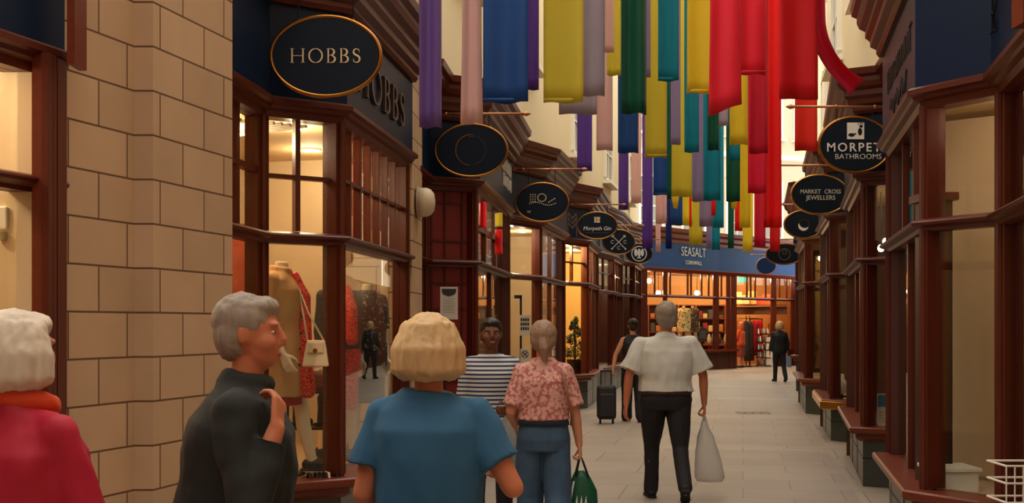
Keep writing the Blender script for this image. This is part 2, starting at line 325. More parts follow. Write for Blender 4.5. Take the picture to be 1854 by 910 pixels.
# ------------------------------------------------------------------ shopfronts
def seg_pt(a, b, t): return Vector((a[0]+(b[0]-a[0])*t, a[1]+(b[1]-a[1])*t))
def downlight(x, y, z, power, col=(1,0.70,0.38), name='downlight', label='small round recessed ceiling light inside a shop', group=None, r=0.05):
    t = thing(name, label, 'ceiling light', (x,y,z), group)
    m = MB(); m.lathe((x,y,z), [(r*1.5,0.004),(r*1.5,-0.012),(r*1.05,-0.016),(r*1.05,0.004)], 16); m.build('trim_ring', WHITE, t)
    m = MB(); m.lathe((x,y,z), [(r,-0.004),(r,-0.012)], 16); m.build('lens', LAMP, t)
    d = bpy.data.lights.new('bulb', 'POINT'); d.energy = power*SHOP_W; d.color = col; d.shadow_soft_size = 0.06
    l = bpy.data.objects.new('bulb', d); COL.objects.link(l); l.parent = t; l.location = (0,0,-0.12)
    return t
def shopfront(name, label, pts, side, zs, zt, zf, zft, segs, zc=None, cornice=True, plinth_in=-0.10, wood=WOOD, group=None, fascia=NAVY, cor_k=1.0, sill_out=0.03, bottom=True):
    base = (pts[1][0], pts[1][1], 0) if len(pts) > 2 else (pts[0][0], pts[0][1], 0)
    T = thing(name, label, 'shopfront', base, group)
    # plinth and sill
    m = MB(); sweep(m, pts, side, [(plinth_in,0.0),(plinth_in,zs-0.14),(-0.28,zs-0.14),(-0.28,0.0)]); m.build('plinth', PLINTH, T)
    m = MB()
    for k in range(len(pts)-1):           # pale joints cut the plinth into slabs
        q = offs(pts, side, plinth_in+0.002)
        L_ = (q[k+1]-q[k]).length; n = max(1, round(L_/1.0))
        for i in range(1, n):
            c = q[k].lerp(q[k+1], i/n); a = math.atan2(*(q[k+1]-q[k]).yx); m.box((c.x,c.y,(zs-0.14)/2), (0.008,0.006,zs-0.15), a)
        c = q[k].lerp(q[k+1], .5); a = math.atan2(*(q[k+1]-q[k]).yx); m.box((c.x,c.y,(zs-0.14)*0.62), (L_,0.006,0.008), a)
    m.build('plinth_joints', METAL, T)
    so = sill_out
    m = MB(); sweep(m, pts, side, [(-0.24,zs-0.14),(so-0.10,zs-0.14),(so-0.06,zs-0.11),(so-0.06,zs-0.075),(so-0.01,zs-0.06),(so,zs-0.045),(so,zs-0.01),(so-0.015,zs),(-0.24,zs)]); m.build('sill', WOODL, T)
    # transom
    m = MB(); sweep(m, pts, side, [(-0.19,zt-0.05),(-0.09,zt-0.05),(-0.075,zt-0.03),(-0.03,zt-0.015),(-0.02,zt),(-0.03,zt+0.012),(-0.09,zt+0.03),(-0.19,zt+0.03)]); m.build('transom', wood, T)
    # head moulding under the fascia
    m = MB(); sweep(m, pts, side, [(-0.22,zf-0.07),(-0.09,zf-0.07),(-0.075,zf-0.03),(-0.04,zf-0.02),(-0.03,zf+0.0),(0.0,zf+0.01),(0.0,zf+0.04),(-0.02,zf+0.055),(-0.07,zf+0.065),(-0.22,zf+0.065)]); m.build('head_moulding', wood, T)
    m = MB(); sweep(m, pts, side, [(-0.2,zf+0.06),(-0.05,zf+0.06),(-0.05,zft),(-0.2,zft)]); m.build('fascia', fascia, T)
    if cornice:
        k = cor_k; z = zft
        m = MB(); sweep(m, pts, side, [(-0.25,z-0.01),(-0.02,z-0.01),(0.0,z+0.02),(0.0,z+0.05*k),(0.045,z+0.075*k),(0.05,z+0.12*k),(0.085,z+0.15*k),(0.085,z+0.20*k),(0.13,z+0.225*k),(0.15,z+0.27*k),(0.15,z+0.31*k),(0.19,z+0.33*k),(0.20,z+0.39*k),(-0.25,z+0.42*k)]); m.build('cornice', wood, T)
    # posts
    q = offs(pts, side, -0.155); ns = normals(pts, side)
    for i in range(len(pts)):
        n = (ns[max(i-1,0)]+ns[min(i,len(ns)-1)]).normalized(); a = math.atan2(n.y, n.x)
        m = MB(); c = Vector((q[i].x, q[i].y, 0))
        m.box((c.x,c.y,(zs+zf)/2), (0.12,0.10,zf-zs-0.02), a)
        o_ = n*0.06; m.tube([(c.x+o_.x,c.y+o_.y,zs), (c.x+o_.x,c.y+o_.y,zf-0.05)], 0.024, 8)
        m.build('post', wood, T)
    # glass and bars per bay
    for k, sg in enumerate(segs):
        a, b = q[k], q[k+1]; L_ = (b-a).length; d = (b-a)/L_; ang = math.atan2(d.y, d.x)
        def pane(u0, u1, z0, z1, nm='window_pane', mt=GLASS, th=0.008):
            c = a+d*(u0+u1)/2; m = MB(); m.box((c.x,c.y,(z0+z1)/2), (u1-u0,th,z1-z0), ang); m.build(nm, mt, T)
        u0, u1 = 0.05, L_-0.05
        if u1-u0 < 0.1: continue
        if sg.get('board'):
            m = MB(); c = a+d*(u0+u1)/2
            m.box((c.x,c.y,(zs+zf)/2), (u1-u0,0.03,zf-zs), ang)
            m.build('board', sg['board'], T)
            m = MB(); no = ns[k]*0.02
            for zz in sg.get('rails', ()): m.box((c.x+no.x,c.y+no.y,zz), (u1-u0,0.02,0.02), ang)
            for t in sg.get('stiles', ()):
                e = a+d*(u0+(u1-u0)*t)+no; m.box((e.x,e.y,(zs+zf)/2), (0.02,0.02,zf-zs), ang)
            m.build('board_beads', wood, T); continue
        pane(u0, u1, zs, zt-0.05); pane(u0, u1, zt+0.03, zf-0.07)
        cols, rows = sg.get('up', (1,1))
        w = sg.get('bar', 0.035)
        for i in range(1, cols):
            c = a+d*(u0+(u1-u0)*i/cols); m = MB(); m.box((c.x,c.y,(zt+zf)/2), (w,0.06,zf-zt-0.08), ang); m.build('glazing_bar', wood, T)
        for r_ in range(1, rows):
            c = a+d*(u0+u1)/2; m = MB(); m.box((c.x,c.y,zt+(zf-zt)*sg.get('rowf',0.5)), (u1-u0,0.055,w*0.8), ang); m.build('glazing_bar', wood, T)
        lc = sg.get('low', 1)
        for i in range(1, lc):
            c = a+d*(u0+(u1-u0)*i/lc); m = MB(); m.box((c.x,c.y,(zs+zt)/2), (w,0.06,zt-zs), ang); m.build('mullion', wood, T)
    return T
def room(pts, side, depth, zs, zf, wallm, floorm=None, ceilm=None, backshift=(0,0), deck=True):
    """the shop behind the glass: back and side walls, display deck, ceiling"""
    q = offs(pts, side, -0.26); a, b = q[0], q[-1]; d = (b-a).normalized(); n = Vector((d.y,-d.x)) if side > 0 else Vector((-d.y,d.x))
    bs = Vector(backshift)
    A = a-n*depth; B = b-n*depth+bs
    m = MB()
    def slab(p, r, z0, z1, t=0.05):
        e = (r-p); c = (p+r)/2; m.box((c.x,c.y,(z0+z1)/2), (e.length,t,z1-z0), math.atan2(e.y,e.x))
    slab(A, B, 0, zf+0.02); slab(a, A, 0, zf+0.02); slab(b, B, 0, zf+0.02)
    struct(m.build('wall_interior', wallm))
    poly = [(p.x,p.y) for p in q]+[(B.x,B.y),(A.x,A.y)]
    m = MB(); m.prism(poly, zf+0.02, zf+0.08); struct(m.build('ceiling_interior', ceilm or IN_CEIL))
    if deck:
        m = MB(); m.prism(poly, zs-0.2, zs-0.02); struct(m.build('floor_interior', floorm or IN_TAN))
    return a, b, A, B

# --- left row
L1 = [(-2.57,3.45),(-2.03,5.115)]
H = [(-1.622,6.43),(-1.536,7.19),(-1.075,7.49),(-0.817,9.615)]
L2 = [(-0.82,10.10),(-0.755,10.87),(-0.275,11.1),(0.05,13.9)]
L3 = [(-0.02,14.1),(0.03,14.7),(0.496,15.5),(0.93,17.7)]
L4 = [(0.86,19.0),(0.965,19.9),(1.515,20.7),(1.88,23.0)]
L5 = [(1.88,23.7),(1.97,24.4),(2.48,26.0),(2.90,28.2)]
L6 = [(2.88,28.4),(2.97,28.8),(3.40,29.8),(3.85,32.2)]
R1 = [(2.44,5.2),(2.73,6.41),(2.45,6.85),(2.93,8.89)]
R2 = [(3.52,9.9),(3.62,10.45),(3.28,10.64),(3.98,13.4)]
R3 = [(4.42,13.9),(4.52,14.5),(4.20,14.9),(4.72,17.2)]
R4 = [(5.30,17.9),(5.40,18.9),(5.08,19.5),(5.75,22.5)]
R5 = [(6.85,23.9),(7.10,25.6),(6.6,26.1),(7.95,29.6)]

shopfront('shopfront', 'nearest left shopfront, its navy fascia and cream lit window cut by the photo\'s left edge', L1, 1, 0.53, 2.21, 2.77, 3.75, [dict()], cornice=False)
HS = shopfront('shopfront', 'left shopfront after the stone wall, with mannequins and large serif fascia letters', H, 1, 0.53, 2.15, 3.0, 3.68,
    [dict(up=(2,2),bar=.05), dict(up=(2,2),rowf=.47), dict(up=(7,2),bar=.03,rowf=.5)])
S2 = shopfront('shopfront', 'left shopfront with dark red boarded front and a white poster', L2, 1, 0.56, 2.19, 2.97, 3.60,
    [dict(board=IN_RED), dict(board=IN_RED, rails=(1.0,1.72,1.98,2.4,2.78), stiles=(.12,.45,.88)), dict(up=(3,2),bar=.07,low=2)])
S3 = shopfront('shopfront', 'left shopfront with plain cream interior, between the red boarded one and the yellow lit one', L3, 1, 0.58, 2.23, 2.97, 3.62,
    [dict(), dict(), dict(up=(2,1),low=2,bar=.06)])
S4 = shopfront('shopfront', 'left shopfront with yellow lit window and spiral topiary', L4, 1, 0.65, 2.33, 3.09, 3.72,
    [dict(up=(2,1)), dict(up=(2,2),rowf=.5), dict(up=(3,1),low=2,bar=.06)])
S5 = shopfront('shopfront', 'narrow left shopfront under the round-emblem and crossed-arrows signs, nearer one', L5, 1, 0.62, 2.33, 3.15, 3.8,
    [dict(up=(2,1)), dict(up=(2,2)), dict(up=(3,2),low=2)])
S6 = shopfront('shopfront', 'farthest shopfront of the left row, next to the far facing shop', L6, 1, 0.65, 2.36, 3.2, 3.85,
    [dict(), dict(up=(2,2)), dict(up=(3,2),low=2)])
# --- right row
T1 = shopfront('shopfront', 'nearest right shopfront with large tan window and navy fascia', R1, -1, 0.54, 2.19, 2.97, 3.72,
    [dict(), dict(), dict(up=(3,1),bar=.05,low=2)])
T2 = shopfront('shopfront', 'second right shopfront, navy bay with dark interior and granite plinth', R2, -1, 0.58, 2.19, 2.97, 3.6,
    [dict(), dict(), dict(up=(4,1),bar=.06,low=3)])
T3 = shopfront('shopfront', 'third right shopfront, with brass-trimmed sill', R3, -1, 0.56, 2.24, 3.0, 3.62,
    [dict(), dict(), dict(up=(3,1),bar=.07,low=2)])
T4 = shopfront('shopfront', 'fourth right shopfront, narrow mahogany bay beyond the brass-trimmed sill', R4, -1, 0.62, 2.3, 3.05, 3.68,
    [dict(), dict(), dict(up=(4,1),bar=.08,low=3)])
T5 = shopfront('shopfront', 'farthest right shopfront, behind the woman in the black jacket', R5, -1, 0.85, 2.58, 3.42, 4.05,
    [dict(), dict(), dict(up=(4,1),bar=.08,low=3)])
m = MB(); sweep(m, R3, -1, [(0.028,0.43),(0.045,0.44),(0.045,0.53),(0.028,0.54)]); m.build('brass_trim', mat('brass_trim', lin(214,150,60), .25, 1.0), T3)
# upright pilaster closing the fascia of the nearest shops
def fascia_end(T, p, z0, z1, w=0.09, d=0.3, rz=0):
    m = MB(); m.box((p[0],p[1],(z0+z1)/2), (w,d,z1-z0), rz); m.build('fascia_end_post', WOOD, T)
# plain return walls between one bay and the next
RET = mat('return_board', lin(70,26,16), .5, var=.2, vscale=4, vstretch=(10,10,.6))
def ret(a, b, side, zt_=3.1):
    n = normals([a,b], side)[0]*-.2; a = Vector(a)+n; b = Vector(b)+n; m = MB(); e = b-a; c = (a+b)/2
    m.box((c.x,c.y,zt_/2), (e.length+.25,.12,zt_), math.atan2(e.y,e.x)); struct(m.build('wall_return', RET))
for a, b in ((R1[-1],R2[0]),(R2[-1],R3[0]),(R3[-1],R4[0]),(R4[-1],R5[0]),(R5[-1],(9.9,36.5)),((9.9,36.5),(11.3,43.2))): ret(a, b, -1)
for a, b in ((L2[-1],L3[0]),(L3[-1],L4[0]),(L4[-1],L5[0]),(L5[-1],L6[0]),(L6[-1],(4.0,35.6)),((-2.75,3.0),L1[0])): ret(a, b, 1)
# ------------------------------------------------------------------ shop interiors
IN_BRIGHT = mat('interior_yellow', lin(244,206,128), 0.7)
IN_DIM = mat('interior_dim', lin(110,84,62), 0.8)
room(L1, 1, 1.3, 0.53, 2.77, IN_CREAM)
room(H, 1, 1.35, 0.53, 3.0, IN_CREAM)
room(L2, 1, 1.6, 0.56, 2.97, IN_TAN)
room(L3, 1, 1.0, 0.58, 2.97, IN_CREAM)
room(L4, 1, 1.0, 0.65, 3.09, IN_BRIGHT)
room(L5, 1, 1.4, 0.62, 3.15, IN_DARK)
room(L6, 1, 1.4, 0.65, 3.2, IN_DARK)
room(R1, -1, 0.75, 0.54, 2.97, IN_TAN)
room(R2, -1, 1.9, 0.58, 2.97, IN_DARK)
room(R3, -1, 1.7, 0.56, 3.0, IN_DIM)
room(R4, -1, 1.6, 0.62, 3.05, IN_DARK)
room(R5, -1, 1.6, 0.85, 3.42, IN_DARK)
# upright panels standing in the windows
def panel(name, p, r, z0, z1, m_, t=0.04):
    p = Vector(p); r = Vector(r); e = r-p; c = (p+r)/2; mb = MB(); mb.box((c.x,c.y,(z0+z1)/2), (e.length,t,z1-z0), math.atan2(e.y,e.x)); return mb.build(name, m_)
# ------------------------------------------------------------------ upper walls with their sash windows
def sash(n, p, d, side, w, z0, z1, cols=2, rows=4):
    """a white sash window set into an upper wall; p = centre on the wall line, d = wall direction"""
    nrm = Vector((d.y,-d.x)) if side > 0 else Vector((-d.y,d.x)); ang = math.atan2(d.y, d.x)
    root = thing('window_%d'%n, 'white sash window in the cream upper wall', 'window', (p[0],p[1],z0)); root['kind'] = 'structure'
    c = Vector(p[:2])+nrm*0.02
    m = MB(); 
    for s_ in (-1,1): e = c+d*s_*(w/2); m.box((e.x,e.y,(z0+z1)/2), (0.09,0.10,z1-z0+0.09), ang)
    for zz in (z0, z1): m.box((c.x,c.y,zz), (w+0.09,0.10,0.09), ang)
    m.build('window_frame', WHITE, root)
    m = MB()
    for i in range(1, cols): e = c+d*(-w/2+w*i/cols); m.box((e.x,e.y,(z0+z1)/2), (0.03,0.05,z1-z0), ang)
    for i in range(1, rows): m.box((c.x,c.y,z0+(z1-z0)*i/rows), (w,0.05 if i*2 != rows else 0.08,0.03 if i*2 != rows else 0.06), ang)
    m.build('glazing_bars', WHITE, root)
    m = MB(); e = c-nrm*0.01; m.box((e.x,e.y,(z0+z1)/2), (w,0.02,z1-z0), ang); m.build('window_pane', PANE, root)
    m = MB(); e = c+nrm*0.07; m.box((e.x,e.y,z0-0.08), (w+0.3,0.2,0.08), ang); m.build('window_sill', WHITE, root)
PANE = mat('sash_pane', lin(120,118,104), 0.08, spec=0.8)
LC = [(-2.0,6.6),(-0.98,9.7),(-0.95,10.2),(-0.18,14.0),(-0.10,14.6),(0.72,18.9),(0.85,19.9),(1.72,23.6),(1.85,24.4),(2.75,28.4),(2.9,28.9),(4.0,35.6)]
RC = [(2.75,4.6),(3.5,9.6),(3.75,11.0),(4.40,14.2),(5.25,18.4),(6.9,24.0),(8.9,32.0),(10.6,40.0)]
struct(build_uv(wall_uv(LC, 3.05, 9.5, 0.4, 1), 'wall_left_upper', CREAM))
struct(build_uv(wall_uv(RC, 3.05, 9.5, 0.4, -1), 'wall_right_upper', CREAM))
wn = 0
def on_chain(ch, Y):
    for a, b in zip(ch[:-1], ch[1:]):
        if a[1] <= Y <= b[1]:
            t = (Y-a[1])/(b[1]-a[1]); return Vector((a[0]+(b[0]-a[0])*t, Y)), Vector((b[0]-a[0], b[1]-a[1])).normalized()
for ch, side, rows in ((LC, 1, ((12.4,5.45),(16.2,5.45),(21.6,4.85),(26.2,4.95),(31.5,5.1))), (RC, -1, ((12.7,5.45),(16.4,5.45),(21.5,5.1),(27.5,5.1),(35.5,5.3)))):
    for Y, z0 in rows:
        wn += 1; p, d = on_chain(ch, Y); sash(wn, p, d, side, 1.15, z0, z0+2.6)
# far white building closing the street
FB = [(1.0,46.5),(9.5,48.5),(14.5,50.5)]
struct(build_uv(wall_uv(FB, 0, 15.0, 0.5, 1), 'wall_far', mat('far_render', lin(186,176,152), .85, var=.06)))
m = MB(); sweep(m, FB, 1, [(0,14.6),(0.25,14.75),(0.35,15.0),(0.35,15.15),(-0.3,15.2),(-0.3,14.6)]); struct(m.build('trim_1', WHITE))
m = MB(); sweep(m, FB, 1, [(0,8.9),(0.12,8.95),(0.12,9.15),(-0.1,9.2),(-0.1,8.9)]); struct(m.build('trim_2', WHITE))
for fz in (5.4, 9.9):
    for fx in (6.0, 7.9, 9.9, 11.6, 13.2):
        wn += 1; p0 = Vector((fx, 46.5+(fx-1)*0.2353 if fx < 9.5 else 48.5+(fx-9.5)*0.4)); d = Vector((1,0.2353)).normalized() if fx < 9.5 else Vector((1,.4)).normalized()
        sash(wn, p0, d, 1, 1.05, fz, fz+2.6)

# ------------------------------------------------------------------ the facing shop that closes the arcade
F_ = [P(1150,56.5), P(1299,51.3), P(1445,46.8)]
F_ = [(p[0],p[1]) for p in F_]
FT = thing('shopfront', 'wide facing shopfront closing the far end, blue fascia and warm lit open doorway', 'shopfront', (F_[1][0],F_[1][1],0))
BLUE = mat('blue_paint', lin(24,66,120), 0.5, var=.05, spec=.15)
fz, ft, tz = 3.42, 4.30, 2.52
def fp(px):        # facade point seen at image column px
    a, b = (F_[0],F_[1]) if px <= 1299 else (F_[1],F_[2])
    k = (px-927)/FPX; # x = k*y
    dx, dy = b[0]-a[0], b[1]-a[1]; t = (k*a[1]-a[0])/(dx-k*dy); return Vector((a[0]+dx*t, a[1]+dy*t))
m = MB(); sweep(m, F_, 1, [(0.0,fz),(0.06,fz),(0.06,ft),(0.0,ft)]); m.build('fascia', BLUE, FT)
m = MB(); sweep(m, F_, 1, [(-.1,ft),(.08,ft),(.1,ft+.1),(.2,ft+.16),(.22,ft+.28),(.32,ft+.34),(.36,ft+.46),(-.1,ft+.5)]); m.build('cornice', WOODL, FT)
m = MB(); sweep(m, F_, 1, [(-.1,fz-.12),(.08,fz-.1),(.14,fz),(.1,fz+.03),(-.1,fz+.03)]); m.build('head_moulding', WOODL, FT)
m = MB(); sweep(m, F_, 1, [(-.1,tz-.05),(.06,tz-.05),(.1,tz),(.06,tz+.05),(-.1,tz+.05)]); m.build('transom', WOODL, FT)
for i, px in enumerate((1166,1204,1296,1318,1328,1400,1436)):
    c = fp(px); mb = MB(); mb.box((c.x,c.y,fz/2), (0.2 if px not in (1204,1318) else .14,0.16,fz)); mb.build('post', WOOD, FT)
for px in (1185,1213,1245,1251,1270,1283,1306,1352,1359,1367,1386,1411,1424): c = fp(px); m = MB(); m.box((c.x,c.y,(tz+fz)/2), (0.06,0.08,fz-tz)); m.build('glazing_bar', WOOD, FT)
def fpanel(name, x0, x1, z0, z1, mt, off=0.0, th=0.05):
    a, b = fp(x0), fp(x1); e = b-a; c = (a+b)/2; n = Vector((e.y,-e.x)).normalized()*off; mb = MB()
    mb.box((c.x+n.x,c.y+n.y,(z0+z1)/2), (e.length,th,z1-z0), math.atan2(e.y,e.x)); return mb.build(name, mt, FT)
for x0, x1 in ((1166,1204),(1204,1296),(1299,1328)):
    fpanel('stall_riser', x0, x1, 0, 0.62, IN_DARK, 0.0, .1); fpanel('sill', x0, x1, 0.62, 0.70, WOODL, 0.08, .3); fpanel('window_pane', x0, x1, .7, tz-.05, GLASS, 0, .01)
fpanel('stall_riser', 1402, 1440, 0, .62, WOOD, 0, .1); fpanel('window_pane', 1402, 1440, .62, tz-.05, GLASS, 0, .01)
for x0, x1 in ((1166,1299),(1299,1440)): fpanel('upper_pane', x0, x1, tz+.05, fz-.1, GLASS, -.03, .01)
c = fp(1252); e = (Vector(F_[1])-Vector(F_[0])); an = math.atan2(e.y,e.x); n2 = Vector((e.y,-e.x)).normalized()*0.09
text_mesh('SEASALT', 0.44, SILVER, 'lettering', FT, (c.x+n2.x,c.y+n2.y,1.56+(588-457)/53.0), an, wscale=0.86, spacing=1.05, weight=-0.004)
text_mesh('CORNWALL', 0.19, SILVER, 'lettering', FT, (c.x+n2.x,c.y+n2.y,1.56+(588-476)/53.0), an, spacing=1.1, wscale=.9)
# its interior
m = MB(); A = Vector(F_[0]); B = Vector(F_[2]); dn = Vector((0.25,1)).normalized()
poly = [(F_[0][0],F_[0][1]+.15),(F_[1][0],F_[1][1]+.15),(F_[2][0],F_[2][1]+.15),(F_[2][0]+1.0,F_[2][1]+3.2),(F_[0][0]+1.2,F_[0][1]+6.5)]
WARMW = mat('interior_amber', lin(196,142,84), 0.7, var=.15)
m.prism(poly, fz+.02, fz+.1); struct(m.build('ceiling_interior', mat('amber_ceiling', lin(214,150,84), .7)))
m = MB()
for p, r in ((poly[2],poly[3]),(poly[3],poly[4]),(poly[4],poly[0])):
    p = Vector(p); r = Vector(r); e = r-p; cc = (p+r)/2; m.box((cc.x,cc.y,fz/2), (e.length,.06,fz), math.atan2(e.y,e.x))
struct(m.build('wall_interior', WARMW))

# ------------------------------------------------------------------ hanging oval signs on spear-tipped poles
def oval_sign(label, pole_label, x, Y, z, side, base_x, tip_x, pole_z, rx=0.35, rz=0.255, rim=GOLD, hang='wires', rimw=0.014, face=None):
    S = thing('hanging_sign', label, 'hanging sign', (x,Y,z), 'oval shop signs')
    n = 48; m = MB()
    m.tube_rings([[(x+(rx-.004)*math.cos(2*math.pi*j/n), yy, z+(rz-.004)*math.sin(2*math.pi*j/n)) for j in range(n)] for yy in (Y-.016,Y+.016)])
    m.build('sign_board', face or SIGNB, S)
    m = MB(); pts = [(x+rx*math.cos(2*math.pi*j/n), Y, z+rz*math.sin(2*math.pi*j/n)) for j in range(n)]
    r0 = []
    for j in range(n):
        c = Vector(pts[j]); rad = Vector((math.cos(2*math.pi*j/n)/rx,0,math.sin(2*math.pi*j/n)/rz)).normalized()
        r0.append([c+rad*rimw*math.cos(a)+Vector((0,1,0))*.024*math.sin(a) for a in [2*math.pi*k/8 for k in range(8)]])
    F = [(j*8+k, j*8+(k+1)%8, ((j+1)%n)*8+(k+1)%8, ((j+1)%n)*8+k) for j in range(n) for k in range(8)]
    m.add([p for r in r0 for p in r], F); m.build('gold_rim', rim, S, smooth=True)
    for s_ in (-.5, .5):
        m = MB(); zz = z+rz*math.sqrt(1-.25)
        m.tube([(x+s_*rx, Y, zz+.005), (x+s_*rx, Y, max(pole_z-.012, zz+.02))], 0.005, 6)
        m.lathe((x+s_*rx, Y, zz+.01), [(.004,-.012),(.012,0),(.004,.012)], 8); m.build('hanger', METAL, S)
    # pole
    Q = thing('sign_pole', pole_label, 'sign pole', (base_x,Y,pole_z), 'brass spear-tipped sign poles')
    sg = 1 if tip_x > base_x else -1
    m = MB(); m.tube([(base_x,Y,pole_z),(tip_x-sg*.08,Y,pole_z)], 0.013, 10); m.build('rod', BRASS, Q, smooth=True)
    m = MB(); m.tube([(tip_x-sg*q,Y,pole_z) for q in (.085,.075,.07,.05,.03,0)], [.012,.022,.016,.024,.018,.001], 10); m.build('spear_tip', BRASS, Q, smooth=True)
    m = MB()
    for q in (.12,.5): xx = base_x+(tip_x-base_x)*q; m.tube([(xx-.014,Y,pole_z),(xx-.007,Y,pole_z),(xx+.007,Y,pole_z),(xx+.014,Y,pole_z)], [.013,.019,.019,.013], 10)
    m.build('collar', BRASS, Q, smooth=True)
    m = MB(); m.tube([(base_x-sg*.01,Y,pole_z),(base_x+sg*.015,Y,pole_z)], .035, 12); m.build('wall_plate', BRASS, Q)
    return S
def ring_polys(r, w, a0=0, a1=360, sz=1.0, n=36): return strip(arc(0,0,r,r*sz,a0,a1,n), w)
def deco(S, polys, m_, dx=0, dz=0, name='emblem'):
    mb = MB(); o = woff(S); flat_polys(mb, polys, (o.x+dx,o.y-.0175,o.z+dz), (1,0,0), (0,0,1), .004); return mb.build(name, m_, S)
def stext(S, t, size, m_, dx, dz, **k):
    o = woff(S); return text_mesh(t, size, m_, 'lettering', S, (o.x+dx,o.y-.019,o.z+dz), 0, **k)
def sx(px, Y): return (px-927)*Y/FPX
def sz_(py, Y): return EYE+(HZ-py)*Y/FPX
def sign_at(label, plabel, cx, cy, Y, tip, pole_y, base, side, **k):
    return oval_sign(label, plabel, sx(cx,Y), Y, sz_(cy,Y), side, sx(base,Y), sx(tip,Y), sz_(pole_y,Y), **k)
# first left shop (its pole is above the frame)
S = sign_at('large navy oval sign with gold rim and spaced serif capitals, nearest on the left', 'brass sign pole over the large left oval sign, mostly above view', 590, 102, 7.08, 716, -14, 497, 1, rimw=.014)
deco(S, serif_HOBBS(0.092, 0.026), CREAML, dz=0.0, name='lettering')
S = sign_at('navy oval sign with a thin pale ring, hanging second on the left', 'brass sign pole with spear tip just under the pink and purple ribbons', 853, 272, 10.78, 962, 206, 786, 1)
deco(S, ring_polys(.15,.004,80,265), GOLD); deco(S, ring_polys(.14,.0015,-80,80), BROWNL); deco(S, ring_polys(.06,.002,60,120), GOLD, dz=.07)
S = sign_at('navy oval sign with a dotted flower spray, third on the left', 'brass sign pole above the dotted flower sign', 981, 366, 14.6, 1065, 306, 931, 1)
dots = []
for i in range(16): a = 2*math.pi*i/16; dots.append((-.0+.055*math.cos(a), .06+.05*math.sin(a)))
for i in range(14): dots.append((-.16+i*.026, -.02+.02*math.sin(i*.5)))
for i in range(12): dots.append((-.15+.05*(i%3)*.6, .01+.03*(i//3)))
for i in range(5): dots.append((.09+.02*i, .0+.012*i))
deco(S, [arc(x_,z_,.008,.008,0,315,7) for x_,z_ in dots], CREAML); stext(S, 'W', .05, CREAML, -.17, -.13)
S = sign_at('navy oval sign with small square crest over pale script, fourth on the left', 'brass sign pole above the square crest sign', 1081, 408, 19.8, 1135, 370, 1022, 1, rx=.36, rz=.24)
deco(S, [rect(-.05,.03,-.02,.12), rect(-.01,.03,.05,.07), rect(-.01,.08,.05,.12), rect(-.06,.125,.06,.132)], CREAML, dz=.02); stext(S, 'Morpeth Gin', .095, WHITEL, 0, -.055, shear=.15); deco(S, [rect(-.2,-.003,.2,.003)], BROWNL, dz=-.13)
S = sign_at('navy oval sign with two crossed arrows and three letters, fifth on the left', 'brass sign pole above the crossed arrows sign', 1120, 438, 24.3, 1168, 408, 1080, 1, rx=.355, rz=.27)
cr = []
for sg in (-1,1):
    cr += strip([(-.15*sg,-.15),(.15*sg,.15)], .008)
    cr += [[(.15*sg,.15),(.15*sg,.09),(.09*sg,.15)], [(-.16*sg,-.12),(-.12*sg,-.16),(-.17*sg,-.17)]]
deco(S, cr, SILVER)
for x_, z_ in ((-.14,0),(.14,0),(0,-.13)): stext(S, 'C', .11, SILVER, x_, z_)
S = sign_at('round-emblem navy oval sign with three white petals in a ring, farthest on the left', 'brass sign pole above the white petal emblem sign', 1157, 459, 28.7, 1196, 433, 1125, 1, rx=.345, rz=.26)
deco(S, ring_polys(.19,.012), WHITEL)
deco(S, [arc(0,.02,.04,.11,0,340,18), [(p[0]*.85-.085,p[1]) for p in arc(0,.03,.05,.10,0,340,18)], [(p[0]*.85+.085,p[1]) for p in arc(0,.03,.05,.10,0,340,18)], rect(-.05,-.12,.05,-.09)], WHITEL)
# right row
S = sign_at('navy oval sign with white footprint square and two lines of capitals, right side', 'brass sign pole with spear tip below the orange-red ribbon', 1547, 262, 10.4, 1422, 193, 1606, -1, rx=.335, rz=.26)
deco(S, [rect(-.075,.05,.085,.205)], WHITEL)
mb = MB(); o = woff(S)
flat_polys(mb, [arc(-.035,.09,.03,.016,0,330,10), arc(.045,.12,.02,.035,0,330,10), arc(.055,.17,.016,.014,0,330,10), arc(-.0,.1,.008,.008,0,315,7), arc(.03,.192,.006,.006,0,315,7), arc(.05,.197,.006,.006,0,315,7), arc(.068,.195,.006,.006,0,315,7)], (o.x,o.y-.0225,o.z), (1,0,0), (0,0,1), .003); mb.build('footprints', SIGNB, S)
stext(S, 'MORPETH', .115, WHITEL, .035, -.03, spacing=1.25, weight=.001); stext(S, 'BATHROOMS', .072, WHITEL, .03, -.115, spacing=1.02, weight=-.001)
S = sign_at('navy oval sign with bright gold rim and two lines of small serif capitals, right side', 'brass sign pole above the two-line gold-rimmed sign', 1484, 352, 14.45, 1401, 299, 1560, -1, rx=.375, rz=.255, rim=mat('bright_gold', lin(226,166,80), .2, 1.0))
stext(S, 'MARKET', .078, SILVER, -.125, .035, wscale=.92); stext(S, 'CROSS', .078, SILVER, .165, .035, wscale=.92); stext(S, 'JEWELLERS', .083, SILVER, .01, -.045, wscale=.95)
S = sign_at('navy oval sign with a white crescent, right side below the gold-rimmed one', 'brass sign pole just right of the long red ribbon, above the crescent sign', 1455, 406, 18.6, 1388, 370, 1500, -1, rx=.33, rz=.23)
deco(S, strip(arc(0,0,.085,.085,170,330,18), [.003+.022*math.sin(math.pi*i/18) for i in range(19)]), WHITEL); deco(S, ring_polys(.085,.006,-30,170), mat('plum_ring', lin(70,26,44), .5)); 
S = sign_at('dark oval sign with faint ring at the foot of the long red ribbon', 'brass sign pole at the foot of the long red ribbon', 1420, 460, 25.4, 1376, 433, 1452, -1, rx=.42, rz=.235)
deco(S, ring_polys(.13,.008), BROWNL); deco(S, ring_polys(.05,.008), BROWNL, dz=.05)
